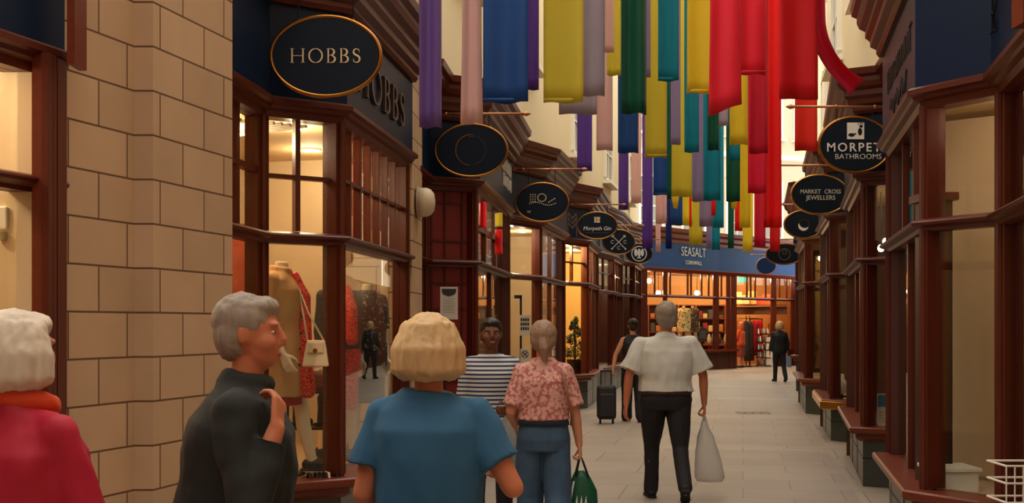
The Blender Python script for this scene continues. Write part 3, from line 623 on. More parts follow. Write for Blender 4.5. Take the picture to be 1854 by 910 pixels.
S = sign_at('small blue disc sign in front of the far blue fascia', 'thin brass sign pole in front of the far blue fascia', 1387, 481, 33.0, 1358, 461, 1480, -1, rx=.29, rz=.25, rim=BRASS, face=mat('deep_blue', lin(14,44,92), .5, spec=.2))
# iron bracket and shield plate on the nearest right fascia
D = thing('iron_bracket', 'thin iron bracket hooked on the navy fascia at the top right', 'bracket', at(1798,40,6.25))
b0 = at(1797,-10,6.25); b1 = at(1797,52,6.25); m = MB(); m.tube([b0, b1, b1+Vector((.01,-.02,-.02))], .006, 6); m.tube([at(1806,-10,6.25), at(1799,30,6.25), at(1803,55,6.25), at(1792,62,6.25)], .005, 6); m.build('rod', METAL, D)
m = MB(); m.lathe(at(1797,26,6.25), [(.004,-.02),(.013,0),(.004,.02)], 8); m.build('knuckle', METAL, D)

# ------------------------------------------------------------------ fascia lettering
def face_frame(pts, k, side, t, z, off=-0.046):
    a = Vector(pts[k]); b = Vector(pts[k+1]); d = (b-a).normalized(); n = normals(pts, side)[k]; p = a.lerp(b, t)+n*off
    X = d if side > 0 else -d; return Vector((p.x,p.y,z)), Vector((X.x,X.y,0)), math.atan2(X.y,X.x)
O, X, an = face_frame(H, 2, 1, .46, 3.34)
m = MB(); flat_polys(m, [[(p[0]*1.12,p[1]) for p in q] for q in serif_HOBBS(0.27, 0.08)], O, X, (0,0,1), .02); m.build('lettering', mat('dark_bronze', lin(92,78,74), .3, .5), HS)
rnd = random.Random(11)
def worn_letters(n, w, h, t, lean_):        # letters too oblique to read in the photo: upright and cross strokes only
    out = []
    for k in range(n):
        x = -w/2+w*k/(n-1); a = h*rnd.uniform(.75,1.0)
        out += strip([(x,-a/2),(x+lean_,a/2)], t)
        if k % 3 == 0: out += strip([(x-.02,a/2),(x+w/n*.8,a/2)], t*.8)
        if k % 4 == 1: out += strip(arc(x+w/n*.35,0,w/n*.35,a*.4,90,-90,8), t*.8)
    return out
O, X, an = face_frame(L2, 2, 1, .76, 3.36); m = MB(); flat_polys(m, [[(p[0],p[1]+.09) for p in q] for q in worn_letters(9,.9,.15,.012,.02)]+[[(p[0]+.1,p[1]-.09) for p in q] for q in worn_letters(8,.75,.15,.012,.02)], O, X, (0,0,1), .012); m.build('lettering', SILVER, S2)
O, X, an = face_frame(L4, 1, 1, .3, 3.44); m = MB()
flat_polys(m, [q for k in range(3) for q in strip([(-.14,.16-.09*k),(0,.06-.09*k),(.14,.16-.09*k)], .016)]+[rect(-.16,-.25,-.13,.16), rect(.13,-.25,.16,.16)], O, X, (0,0,1), .01); m.build('lettering', BROWNL, S4)
O, X, an = face_frame(R1, 2, -1, .45, 3.40); m = MB(); flat_polys(m, worn_letters(13,1.35,.17,.009,.0), O, X, (0,0,1), .006); m.build('lettering', DARKL, T1)
O, X, an = face_frame(R1, 2, -1, .45, 3.17); m = MB(); flat_polys(m, strip([(-.5+.025*k, .05*math.sin(k*1.15)+.03*math.sin(k*.5)) for k in range(41)], .006), O, X, (0,0,1), .006); m.build('lettering', DARKL, T1)

# ------------------------------------------------------------------ ribbons: (x0, x1, bottom row, distance, material, label, options)
RM = {}
def fab(n, c, tr=.5): RM[n] = mat('cloth_'+n, tuple(min(.95,v*(1.0 if n in ('pink','lilac','lav') else 1.35)) for v in c[:3])+(1,), .55, transl=tr, sheen=.2, var=.06, vscale=3, vstretch=(1,1,.4)); return RM[n]
fab('violet', lin(122,92,158)); fab('purple', lin(96,58,146)); fab('pink', lin(238,204,198)); fab('blue', lin(26,80,146)); fab('lime', lin(200,188,64)); fab('lilac', lin(196,186,200))
fab('green', lin(0,98,74)); fab('teal', lin(0,142,164)); fab('yellow', lin(230,202,56)); fab('navy', lin(22,36,112)); fab('rose', lin(226,44,68)); fab('crimson', lin(190,16,58)); fab('red', lin(224,18,22)); fab('deepred', lin(196,8,22)); fab('orange', lin(244,58,42)); fab('magenta', lin(206,16,64)); fab('lav', lin(174,158,196))
RIB = [
 (759,799,231,7.6,'violet','violet ribbon hanging at the far left of all the ribbons',dict(fold=1)),
 (839,869,224,7.4,'pink','pale pink ribbon flared at its foot, in front of the second left sign pole',dict(flare=1.35,fold=1)),
 (875,957,186,7.2,'blue','broad blue ribbon at the left, hanging lowest in front',dict(hem=1)),
 (952,976,163,9.0,'purple','purple ribbon half hidden behind the broad blue ribbon',{}),
 (984,1056,186,7.5,'lime','broad mustard-lime ribbon right of the broad blue one',dict(hem=1)),
 (1053,1095,174,8.2,'lilac','pale lilac-grey ribbon beside the broad mustard-lime one',dict(crinkle=1)),
 (1011,1080,207,9.6,'lilac','pale grey ribbon whose foot shows under the broad mustard-lime one',{}),
 (1095,1112,95,10.2,'pink','short pale pink ribbon left of the wide dark green ribbon',{}),
 (1079,1109,272,12.6,'pink','long pale pink ribbon in front of the white sash window',{}),
 (1099,1124,137,11.4,'lime','olive-lime ribbon tucked behind the left edge of the dark green one',{}),
 (1122,1171,206,8.0,'green','wide dark green ribbon curled like a tube, near the top centre',dict(fold=1)),
 (1045,1072,310,15.0,'purple','purple ribbon ending at the third left sign pole tip',{}),
 (1119,1157,277,12.0,'blue','blue ribbon showing below the wide dark green one',{}),
 (1120,1138,380,21.0,'purple','narrow purple ribbon below the blue one, reaching the fourth left sign pole',{}),
 (1143,1161,368,20.4,'pink','narrow pink ribbon just right of the narrow purple one on the left',{}),
 (1167,1208,285,10.6,'lime','long lime ribbon right of the wide dark green one',dict(hem=1)),
 (1169,1178,140,9.4,'lav','thin lavender strip between the dark green and long lime ribbons',{}),
 (1192,1229,147,8.6,'teal','teal ribbon with folded hem at the top centre',dict(hem=1)),
 (1163,1182,450,26.6,'purple','longest purple ribbon, hanging down to the petal emblem sign',{}),
 (1182,1213,353,15.6,'blue','blue ribbon squared off below the long lime one',dict(hem=1)),
 (1208,1216,360,14.2,'green','thin green strip right of the long lime ribbon',{}),
 (1214,1232,262,12.2,'lav','lavender ribbon with rounded foot below the teal one',{}),
 (1187,1207,405,22.2,'pink','pale pink ribbon below the squared blue one',{}),
 (1187,1196,456,30.4,'pink','slim pink ribbon end just left of the far shop lettering',{}),
 (1205,1216,450,29.4,'navy','slim navy ribbon reaching the far blue fascia',{}),
 (1214,1252,356,16.2,'lime','pale lime ribbon in the middle of the bunch',{}),
 (1206,1236,376,18.6,'yellow','short twisted yellow ribbon end above the far shop sign',dict(twist=1)),
 (1213,1238,408,24.6,'blue','blue ribbon end under the twisted yellow one',{}),
 (1236,1254,408,23.2,'yellow','slim mustard ribbon beside the small blue end',{}),
 (1239,1265,276,11.6,'teal','teal ribbon with pointed foot left of the hanging lantern',{}),
 (1243,1292,169,8.4,'yellow','broad yellow ribbon at the top, left of the rose-red one',dict(hem=1)),
 (1253,1276,365,15.2,'lav','lavender ribbon with squared foot in the middle of the bunch',{}),
 (1248,1252,410,21.6,'red','very thin red strip in the middle of the bunch',{}),
 (1247,1272,443,25.6,'lime','low lime ribbon end just above the far shop lettering',{}),
 (1266,1290,410,20.8,'lav','lavender ribbon behind the long teal one',{}),
 (1279,1291,450,28.2,'lav','slim lavender ribbon end touching the far blue fascia',{}),
 (1273,1304,363,14.6,'teal','long teal ribbon in the middle of the bunch',{}),
 (1280,1302,272,11.0,'green','dark green ribbon under the rose-red flared one',dict(fold=1)),
 (1288,1296,390,19.6,'red','short red strip crossing the blue-teal ribbon',{}),
 (1291,1310,412,22.8,'teal','blue-teal ribbon right of the long teal one',{}),
 (1289,1304,452,27.4,'teal','low teal ribbon end touching the far blue fascia',{}),
 (1300,1319,228,13.2,'lilac','pale grey ribbon behind the flared rose-red one',{}),
 (1287,1340,199,7.3,'rose','rose-red ribbon flared toward its slanted foot',dict(flare=1.18,slant=-.09)),
 (1338,1387,135,7.9,'rose','pinkish red ribbon with folded hem beside the flared rose-red one',dict(hem=1)),
 (1321,1355,262,10.0,'yellow','bright yellow ribbon below the flared rose-red one',{}),
 (1339,1358,412,17.4,'yellow','long slim yellow ribbon right of the green ones',{}),
 (1345,1363,455,26.0,'yellow','lowest yellow ribbon end in front of the far blue fascia',{}),
 (1315,1340,365,16.8,'green','green ribbon with ruffled foot right of the teal ones',{}),
 (1318,1329,449,27.8,'green','slim green ribbon end above the far blue fascia',{}),
 (1320,1340,291,14.0,'teal','small turquoise ribbon end over the ruffled green one',{}),
 (1317,1340,378,19.0,'yellow','small yellow ribbon end at the foot of the ruffled green one',dict(twist=1)),
 (1330,1344,418,23.8,'red','small red ribbon end beside the long slim yellow one',{}),
 (1357,1390,278,12.4,'crimson','crimson ribbon below the pinkish red one',dict(flare=1.1)),
 (1354,1386,350,15.8,'magenta','magenta-red ribbon under the crimson one',{}),
 (1366,1386,447,25.0,'crimson','low crimson ribbon end in front of the far blue fascia',{}),
 (1391,1414,412,11.2,'red','very long bright red ribbon, fully hanging to the crescent sign',dict(flare=1.15)),
 (1394,1412,455,24.2,'deepred','deep red ribbon end below the very long bright red one',{}),
 (1382,1401,412,18.0,'deepred','deep red ribbon behind the very long bright red one',{}),
 (1409,1480,180,7.0,'deepred','broad deep red ribbon at the right, with rounded foot',dict(fold=.5)),
 (1437,1479,273,10.8,'orange','orange-red ribbon under the broad deep red one',{}),
]
def ribbon(x0, x1, yb, Y, m, label, opt):
    cx = (x0+x1)/2; w = (x1-x0)*Y/FPX; X = sx(cx, Y); zb = sz_(yb, Y); zt = max(6.0, 2.3+.3*Y)
    nx, nz = 10, 26; rnd = random.Random(int(x0*7+yb)); ph = rnd.uniform(0,6.28); fl = opt.get('flare',1.0); V = []; F = []
    fold = opt.get('fold', .28+.3*rnd.random()); sw = rnd.uniform(-.02,.02)*w
    for j in range(nz+1):
        t = j/nz; z = zt+(zb-zt)*t; s_ = 1+(fl-1)*max(0,(t-.55)/.45)**1.5
        tw = opt.get('twist',0)*max(0,(t-.8)/.2)*1.1+ .12*math.sin(ph+2*t)
        for i in range(nx+1):
            u = i/nx-.5; dx = u*w*s_; dy = .16*w*fold*math.cos(2*math.pi*u*(1+fold*.3)+ph*.2)+.02*w*math.sin(9*u+ph+5*t)
            if opt.get('crinkle'): dy += .012*noise.noise(Vector((u*6,t*40,ph)))
            dy += .006*noise.noise(Vector((u*3+ph,t*14,0)))
            dz = opt.get('slant',0)*(-u)*w/.2*max(0,(t-.8)/.2) + .02*w*math.cos(7*u+ph)*t
            V.append((dx*math.cos(tw)-dy*math.sin(tw)+sw*t, dx*math.sin(tw)+dy*math.cos(tw), z-zb+dz))
    for j in range(nz):
        for i in range(nx): a = j*(nx+1)+i; F.append((a,a+1,a+nx+2,a+nx+1))
    mb = MB(); mb.add([Vector((X,Y,zb))+Vector(v) for v in V], F); o = mb.build('ribbon', RM[m], origin=(X,Y,zb), smooth=True)
    sd = o.modifiers.new('cloth', 'SOLIDIFY'); sd.thickness = .003
    tag(o, label, 'ribbon', 'coloured ribbons hung over the arcade')
    if opt.get('hem'):
        q = MB(); hw = w*.5; q.tube([(X-hw*.98,Y,zb+.02),(X+hw*.98,Y,zb+.02)], .012, 8); h = q.build('hem', RM[m], o, smooth=True); h.location = (0,0,0)
    return zt
lines = {}
for r in RIB:
    zt = ribbon(*r); lines.setdefault(r[3], []).append(zt)
# crimson tail blown sideways
V = []; F = []; Y = 7.15; nz = 30
path = [(1478,-420),(1478,-150),(1479,0),(1482,55),(1496,95),(1518,127),(1552,158)]
def cat(p, t):
    k = min(int(t*(len(p)-1)), len(p)-2); u = t*(len(p)-1)-k; g = lambda i: Vector(p[max(0,min(i,len(p)-1))])
    a, b, c_, d_ = g(k-1), g(k), g(k+1), g(k+2)
    return .5*((2*b)+(c_-a)*u+(2*a-5*b+4*c_-d_)*u*u+(3*b-a-3*c_+d_)*u**3)
for j in range(nz+1):
    t = j/nz; c = cat(path, t); dd = cat(path, min(1,t+.02))-cat(path, max(0,t-.02)); dd.normalize(); nn = Vector((-dd.y,dd.x)); wv = 15+4*max(0,t-.9)*10
    for i in range(7):
        u = i/6-.5; p = c+nn*u*2*wv; q = at(p.x, p.y, Y+.05*math.cos(4*u)+.02*math.sin(8*t)); V.append(q)
for j in range(nz):
    for i in range(6): a = j*7+i; F.append((a,a+1,a+8,a+7))
mb = MB(); mb.add(V, F); o = mb.build('ribbon', RM['crimson'], smooth=True, origin=at(1540,150,Y)); o.modifiers.new('cloth','SOLIDIFY').thickness = .003
tag(o, 'crimson ribbon tail blown out to the right', 'ribbon', 'coloured ribbons hung over the arcade'); lines.setdefault(7.15, []).append(V[0].z)
# steel wires the ribbons hang from, one per row, wall to wall
def chain_x(ch, Y):
    p = on_chain(ch, Y); return p[0].x if p else (ch[0][0] if Y < ch[0][1] else ch[-1][0])
for Y, zs in sorted(lines.items()):
    z = max(zs); m = MB(); m.tube([(chain_x(LC,Y),Y,z+.02),(chain_x(RC,Y),Y,z+.02)], .004, 6)
    tag(m.build('hanging_wire', STEEL, origin=(0,Y,z+.02)), 'thin steel wire strung across the arcade carrying ribbons, above the view', 'wire', 'ribbon wires')
# black lantern between the ribbons
c = at(1274,205,20.0); LT = thing('lantern', 'small black iron lantern hanging between the teal and dark green ribbons', 'lantern', c)
m = MB(); m.tube([c+Vector((0,0,.12)), (c.x,c.y,8.6)], .012, 6); m.build('rod', METAL, LT)
m = MB(); m.lathe(c, [(.01,.14),(.05,.10),(.09,.06),(.05,.05),(.02,.02)], 8); m.build('cap', METAL, LT)
m = MB(); m.lathe(c, [(.05,.02),(.07,-.12),(.03,-.2)], 8); m.build('glass_body', WHITE, LT)
m = MB(); m.lathe(c, [(.02,-.18),(.085,-.2),(.06,-.26),(.01,-.32)], 8); m.build('base', METAL, LT)
m = MB(); m.tube([(chain_x(LC,20.0),20.0,8.6),(chain_x(RC,20.0),20.0,8.6)], .004, 6); tag(m.build('hanging_wire', STEEL, origin=(0,20,8.6)), 'thin steel wire strung across the arcade carrying the lantern, above the view', 'wire')
# white drum lamp on the pier after the first left shop
c = Vector((-0.745,9.85,sz_(366,9.85))); WL = thing('wall_lamp', 'round white bulkhead lamp on the narrow stone pier', 'wall lamp', c)
m = MB(); rings = []
for r, xx in ((.06,-.09),(.13,-.085),(.13,-.02),(.115,.02),(.08,.05),(.02,.06)): rings.append([(c.x+xx+.0,c.y+r*math.cos(2*math.pi*j/20),c.z+r*math.sin(2*math.pi*j/20)) for j in range(20)])
m.tube_rings(rings); m.build('cover', mat('opal_plastic', lin(214,198,168), .5), WL, smooth=True)
m = MB(); m.tube_rings([[(c.x+xx,c.y+r*math.cos(2*math.pi*j/20),c.z+r*math.sin(2*math.pi*j/20)) for j in range(20)] for r, xx in ((.14,-.1),(.14,-.075))]); m.build('back_plate', mat('lamp_back', lin(170,150,122), .5), WL)
# ------------------------------------------------------------------ nearest left shop: moulded jamb and fascia end
o = L1[-1]; d1 = (Vector(L1[1])-Vector(L1[0])).normalized()
LT1 = [x for x in bpy.data.objects if x.name == 'shopfront'][0]
def jamb(px0, px1, Y, z0, z1, dep, m_): 
    m = MB(); x0, x1 = sx(px0,Y), sx(px1,Y); m.box(((x0+x1)/2,Y+dep/2,(z0+z1)/2), (x1-x0,dep,z1-z0)); m.build('jamb', m_, LT1)
jamb(58,76,4.93,.53,2.77,.10,WOODL); jamb(75,88,4.90,.53,2.77,.16,WOOD); jamb(87,97,4.95,.53,2.77,.12,WOOD); jamb(95,105,4.99,.53,2.77,.1,WOOD)  # first jamb's lighter wood paints in the light falling on that return
m = MB(); x0, x1 = sx(126,4.98), sx(140,4.98); m.box(((x0+x1)/2,5.02,3.35), (x1-x0,.14,1.24)); m.build('fascia_end_post', WOODL, LT1)
m = MB(); m.box((sx(8,4.86)+.0,4.86,sz_(395,4.86)+.0), (.045,.03,.11)); 
IC = thing('intercom', 'small cream intercom handset on the lit wall, at the photo\'s left edge', 'intercom', (sx(7,4.95)-.02,4.98,sz_(402,4.98)))
o = woff(IC); m = MB(); m.box((o.x,o.y,o.z+.02), (.05,.03,.10)); m.build('body', WHITE, IC, bevel=.006)
m = MB(); m.tube([(o.x,o.y-.012,o.z-.045),(o.x,o.y-.012,o.z-.085)], [.022,.018], 12); m.build('knob', mat('dim_white', lin(200,184,150), .5), IC)
struct(panel('wall_interior', (sx(-60,5.0),5.0), (sx(60,5.0),5.0), .55, 2.75, IN_CREAM, .03))
# right end of the nearest right fascia is a timber upright
m = MB(); a = Vector(R1[0]); m.box((2.50,5.28,3.45), (.17,.12,.92)); m.build('fascia_end_post', WOODL, T1)
# ------------------------------------------------------------------ panels inside the windows
struct(panel('wall_interior', (sx(395,8.3),8.3), (sx(474,8.5),8.5), .55, 2.33, IN_RUST))
struct(panel('wall_interior', (sx(1698,7.6),7.6), (sx(1805,7.35),7.35), .55, 2.95, mat('tan_curtain', lin(212,184,150), .8, var=.12, vscale=3, vstretch=(3,3,.15)), .04))
CB = thing('display_cabinet', 'tall dark wooden cabinet inside the nearest right window', 'cabinet', (sx(1690,7.15)+.02,7.2,.54))
o = woff(CB); m = MB(); m.box((o.x,o.y,1.45), (.16,.22,1.82)); m.build('body', mat('dark_wood', lin(48,26,18), .4, var=.2), CB)
m = MB(); m.box((o.x,o.y,2.385), (.22,.28,.05)); m.build('top_moulding', WOOD, CB)
m = MB(); m.box((o.x,o.y-.112,1.45), (.10,.01,1.5)); m.build('door', WOOD, CB)
WP = thing('display_plinth', 'low white display plinth on the deck of the nearest right window', 'plinth', (2.77,7.0,.52))
m = MB(); m.box((2.77,7.0,.585), (.26,.28,.13)); m.build('body', WHITE, WP, bevel=.004); m = MB(); m.box((2.77,7.0,.66), (.29,.31,.02)); m.build('top', WHITE, WP)
WP = thing('wire_basket', 'white wire basket at the bottom right edge of the photo', 'basket', (2.66,5.78,.52))
for zz in (.54,.64,.74,.83):
    m = MB(); m.tube([(2.56,5.72,zz),(2.78,5.72,zz),(2.78,5.95,zz),(2.56,5.95,zz),(2.56,5.72,zz)], .006, 6); m.build('hoop', WHITE, WP)
for i in range(6):
    m = MB(); m.tube([(2.56+.044*i,5.72,.53),(2.56+.044*i,5.72,.83)], .004, 6); m.build('wire', WHITE, WP)
# ------------------------------------------------------------------ ceiling lights of the shops
def along(pts, side, t, inset, k=None):
    q = offs(pts, side, -inset); i = min(int(t*(len(q)-1)), len(q)-2); return q[i].lerp(q[i+1], t*(len(q)-1)-i)
def lights(pts, side, z, lst, label, group, r=.05):
    for t, ins, pw, col in lst:
        p = along(pts, side, t, ins); downlight(p.x, p.y, z, pw, col, 'ceiling_light', label, group, r)
WARM = (1,.74,.47); WARM2 = (1,.80,.57)
lights(L1, 1, 2.79, [(.80,.55,26,WARM2),(.45,.7,20,WARM2)], 'round ceiling light inside the nearest left shop', 'nearest left shop ceiling lights')
lights(H, 1, 3.02, [(.38,.55,16,WARM),(.55,.9,16,WARM),(.72,.6,14,WARM),(.9,.8,12,WARM)], 'round ceiling light above the mannequins in the left window', 'mannequin window ceiling lights', .06)
lights(L2, 1, 2.99, [(.75,.5,14,WARM2),(.92,.6,10,WARM2)], 'round ceiling light behind the red boarded front', 'boarded shop ceiling lights')
lights(L3, 1, 2.99, [(.45,.5,22,WARM2),(.62,.5,22,WARM2),(.85,.6,12,WARM2)], 'round ceiling light in the plain cream left shop', 'cream shop ceiling lights')
lights(L4, 1, 3.11, [(.4,.45,60,(1,.72,.34)),(.6,.4,40,(1,.72,.34)),(.85,.5,25,WARM)], 'round ceiling light over the yellow lit window', 'yellow shop ceiling lights')
lights(L5, 1, 3.17, [(.5,.5,35,WARM),(.85,.5,25,WARM)], 'round ceiling light in the shop under the crossed-arrows sign', 'crossed arrows shop ceiling lights')
lights(L6, 1, 3.22, [(.5,.5,40,(1,.6,.25)),(.85,.5,40,(1,.6,.25))], 'round ceiling light in the farthest left shop', 'farthest left shop ceiling lights')
lights(R1, -1, 2.99, [(.5,.4,6,WARM2)], 'round ceiling light in the nearest right shop', None, .03)
lights(R2, -1, 2.99, [(.45,1.0,6,WARM),(.8,1.0,6,WARM)], 'round ceiling light in the second right shop', 'second right shop ceiling lights', .03)
lights(R3, -1, 3.02, [(.5,.6,10,WARM2)], 'round ceiling light in the third right shop', None)
lights(R4, -1, 3.07, [(.6,.6,14,WARM)], 'round ceiling light in the fourth right shop', None)
# pendant bulbs of the second right shop
for i, (px, py) in enumerate(((1604,437),(1595,449),(1581,461))):
    Y = 11.6+.25*i; c = at(px,py,Y); t = thing('pendant_bulb', 'small glowing pendant bulb in the second right shop, %s of a row of three' % ('highest','middle','lowest')[i], 'pendant light', c, 'pendant bulbs in the dark right shop')
    m = MB(); m.ell(c, (.035,.035,.04), 8); m.build('bulb', LAMP, t, smooth=True); m = MB(); m.tube([c+Vector((0,0,.03)),(c.x,c.y,2.98)], .005, 6); m.build('flex', METAL, t)
# ceiling grid slats in the mannequin shop
for i in range(9):
    p = along(H, 1, .34+.035*i, .3); q_ = along(H, 1, .34+.035*i, 1.2); m = MB(); m.tube([(p.x,p.y,2.93),(q_.x,q_.y,2.93)], .012, 6); o = m.build('ceiling_slat', WHITE, origin=(p.x,p.y,2.93)); tag(o, 'thin pale slat of the ceiling rack above the mannequins', 'ceiling slat', 'ceiling rack slats')
# ------------------------------------------------------------------ posters and notices
def card(name, label, cat_, px0, px1, py0, py1, Y, m_, ang=0, th=.008):
    a, b = at(px0,py1,Y), at(px1,py0,Y); c = (a+b)/2; T = thing(name, label, cat_, c, None)
    mb = MB(); mb.box(c, (b.x-a.x, th, b.z-a.z), ang); mb.build('sheet', m_, T); return T, c, b.x-a.x, b.z-a.z
PAPER = mat('paper', lin(222,216,204), .7)
T, c, w, h = card('poster', 'white poster with a dark ribbon-shaped heading on the red boarded front', 'poster', 797,829,519,578,10.7, PAPER)
m = MB(); flat_polys(m, [[(-w*.38,h*.30),(w*.38,h*.30),(w*.42,h*.44),(-w*.42,h*.44)],[(-w*.33,h*.27),(0,h*.21),(w*.33,h*.27),(w*.33,h*.3),(-w*.33,h*.3)]], (c.x,c.y-.006,c.z), (1,0,0), (0,0,1), .002); m.build('heading', mat('slate_ink', lin(52,56,52), .6), T)
m = MB(); flat_polys(m, [rect(-w*.34,h*(.13-.07*i),w*.34,h*(.14-.07*i)) for i in range(7)], (c.x,c.y-.006,c.z), (1,0,0), (0,0,1), .001); m.build('small_print', mat('grey_ink', lin(170,164,156), .6), T)
Yn = 14.85
T, c, w, h = card('notice', 'white notice printed with rows of dark pictures in the cream shop window', 'notice', 941,960,570,607,Yn, PAPER)
m = MB(); flat_polys(m, [rect(-w*.4+w*.21*i, h*(.2-.22*j), -w*.4+w*.21*i+w*.15, h*(.2-.22*j)+h*.15) for i in range(4) for j in range(3)], (c.x,c.y-.006,c.z), (1,0,0), (0,0,1), .001); m.build('pictures', BLACK, T)
T, c, w, h = card('notice', 'small white notice with a black crossed-out circle in the cream shop window', 'notice', 942,959,631,655,Yn, PAPER)
m = MB(); flat_polys(m, [[(p[0],p[1]+.015) for p in q] for q in ring_polys(.045,.004)]+strip([(-.03,.045),(.03,-.015)],.006)+strip([(-.03,-.01),(.03,.04)],.005), (c.x,c.y-.006,c.z), (1,0,0), (0,0,1), .001); m.build('symbol', BLACK, T)
DN = mat('door_navy', lin(44,50,64), .4)
T = thing('dressing_screen', 'slim navy door frame standing inside the cream left shop', 'frame', (sx(938,15.0),15.0,.56))
for (x0,x1,y0,y1) in ((941,945,536,655),(931,945,534,540)):
    a, b = at(x0,y1,15.0), at(x1,y0,15.0); m = MB(); m.box((a+b)/2, (b.x-a.x,.05,b.z-a.z)); m.build('frame_bar', DN, T)
T, c, w, h = card('leaflet', 'leaflet with blue top half standing in the second right shop window', 'leaflet', 1588,1607,712,772,10.95, PAPER)
m = MB(); flat_polys(m, [rect(-w*.45,h*.1,w*.45,h*.46)], (c.x,c.y-.006,c.z), (1,0,0), (0,0,1), .001); m.build('blue_panel', mat('print_blue', lin(58,130,170), .5), T)
m = MB(); flat_polys(m, [rect(-w*.36,h*(-.08-.09*i),w*.3,h*(-.05-.09*i)) for i in range(4)], (c.x,c.y-.006,c.z), (1,0,0), (0,0,1), .001); m.build('small_print', mat('grey_ink', lin(170,164,156), .6), T)
# amber bottles beside the leaflet
AMB = mat('amber_glass', lin(150,84,28), .15, spec=.7)
for i, px in enumerate((1574,1583)):
    c = at(px,768,11.0); c.z = .56; t = thing('bottle', 'small amber bottle in the second right window, %s the leaflet' % ('farther from','nearer'  )[i], 'bottle', c)
    m = MB(); m.lathe(c, [(.03,0),(.034,.02),(.034,.16),(.014,.2),(.012,.25)], 12); m.build('body', AMB, t, smooth=True); m = MB(); m.lathe(c, [(.015,.25),(.015,.28)], 10); m.build('cap', GOLD, t)
# jewellery busts and lamp in the third right window
for i, px in enumerate((1517,1524)):
    c = at(px,700,15.3+.3*i); c.z = .54; t = thing('jewellery_stand', '%s white jewellery stand in the third right window' % ('left','right')[i], 'display stand', c)
    m = MB(); m.lathe(c, [(.07,0),(.07,.02),(.02,.03),(.02,.06)], 14); m.build('base', BLACK, t); m = MB(); m.tube_rings([[(c.x+r*math.cos(2*math.pi*j/14), c.y+r*.5*math.sin(2*math.pi*j/14), c.z+z) for j in range(14)] for r, z in ((.05,.06),(.1,.12),(.09,.2),(.04,.26),(.035,.33))]); m.build('bust', WHITE, t, smooth=True)
# spiral topiary in the yellow lit window
c = Vector((sx(1041,20.9),20.9,.63)); T = thing('topiary', 'dark green spiral topiary in a pot in the yellow lit window', 'plant', c)
m = MB(); m.lathe(c, [(.12,0),(.16,.26),(.17,.28),(.14,.28)], 16); m.build('pot', METAL, T, smooth=True)
m = MB(); rnd = random.Random(3)
for i in range(900):
    t = rnd.random(); z = .28+t*.78; R_ = .20*(1-t)**.7+.035; th = t*math.pi*6; a = th+rnd.uniform(-.9,.9)*1.6; r_ = R_*(.55+.5*rnd.random()); p = c+Vector((r_*math.cos(a), r_*math.sin(a), z+rnd.uniform(-.03,.03)))
    e = Vector((rnd.uniform(-1,1),rnd.uniform(-1,1),rnd.uniform(-.3,1))).normalized()*.035; f_ = e.orthogonal().normalized()*.014
    m.add([p-e, p+f_, p+e, p-f_], [(0,1,2,3)])
m.build('foliage', mat('box_leaf', lin(42,62,34), .6, var=.3, vscale=30), T)
m = MB(); m.tube([c+Vector((0,0,.2)), c+Vector((0,0,1.05))], .02, 8); m.build('stem', mat('bark', lin(70,50,36), .8), T)
# goods hanging behind the upper panes of the red boarded shop
for i, (px, y0, y1, Y, mn) in enumerate(((874,365,412,11.5,'rose'),(903,385,410,12.6,'yellow'),(903,415,460,12.7,'red'))):
    a, b = at(px-7,y1,Y), at(px+7,y0,Y); m = MB(); n_ = 8; V = []; F = []
    for j in range(n_+1):
        for k in range(5): u = k/4; V.append((a.x+(b.x-a.x)*u, Y+.03*math.cos(u*6), a.z+(b.z-a.z)*j/n_))
    for j in range(n_):
        for k in range(4): q = j*5+k; F.append((q,q+1,q+6,q+5))
    m.add(V,F); o = m.build('hanging_cloth', RM[mn], origin=((a.x+b.x)/2,Y,b.z), smooth=True); o.modifiers.new('cloth','SOLIDIFY').thickness = .006
    tag(o, ('rose pink cloth hanging behind the upper panes of the red boarded shop','yellow cloth hanging behind the upper panes of the red boarded shop','red cloth below the yellow one behind the red boarded shop\'s panes')[i], 'cloth')
# ------------------------------------------------------------------ fittings of the far facing shop
def fat(px, py, back=0.0):      # point behind the far facade
    p = fp(px); k = (px-927)/FPX; Y = p.y+back; return Vector((k*Y, Y, EYE+(HZ-py)*Y/FPX))
AMBER = (1,.70,.36)
for i, (px, bk, pw) in enumerate(((1190,1.2,75),(1240,2.2,95),(1275,1.0,75),(1310,2.0,75),(1345,1.2,80),(1375,1.6,65),(1415,.9,50))):
    p = fat(px, 500, bk); downlight(p.x, p.y, fz+.02, pw, AMBER, 'ceiling_light', 'warm ceiling light inside the far facing shop', 'far shop ceiling lights', .09)
for i, (px, py) in enumerate(((1175,508),(1192,530),(1262,530))):
    c = fat(px, py, .8); t = thing('pendant_lamp', ('bare glowing pendant globe at the left end of the far facing shop','glowing pendant globe, second from the left in the far facing shop','glowing pendant globe over the far shop\'s patterned dresses')[i], 'pendant light', c); m = MB(); m.ell(c, (.09,.09,.09), 8); m.build('globe', LAMP, t, smooth=True); m = MB(); m.tube([c+Vector((0,0,.08)),(c.x,c.y,fz)], .01, 6); m.build('flex', METAL, t)
c = fat(1345, 505, .7); t = thing('exit_sign', 'green emergency exit sign glowing behind the far shop\'s upper panes', 'sign', c)
m = MB(); m.box(c, (.38,.05,.22)); m.build('box', mat('exit_green', lin(60,190,160), .4, emit=(.1,.75,.55,1), estr=.7), t); m = MB(); m.tube([c+Vector((0,0,.1)),(c.x,c.y,fz)], .012, 6); m.build('bracket', METAL, t)
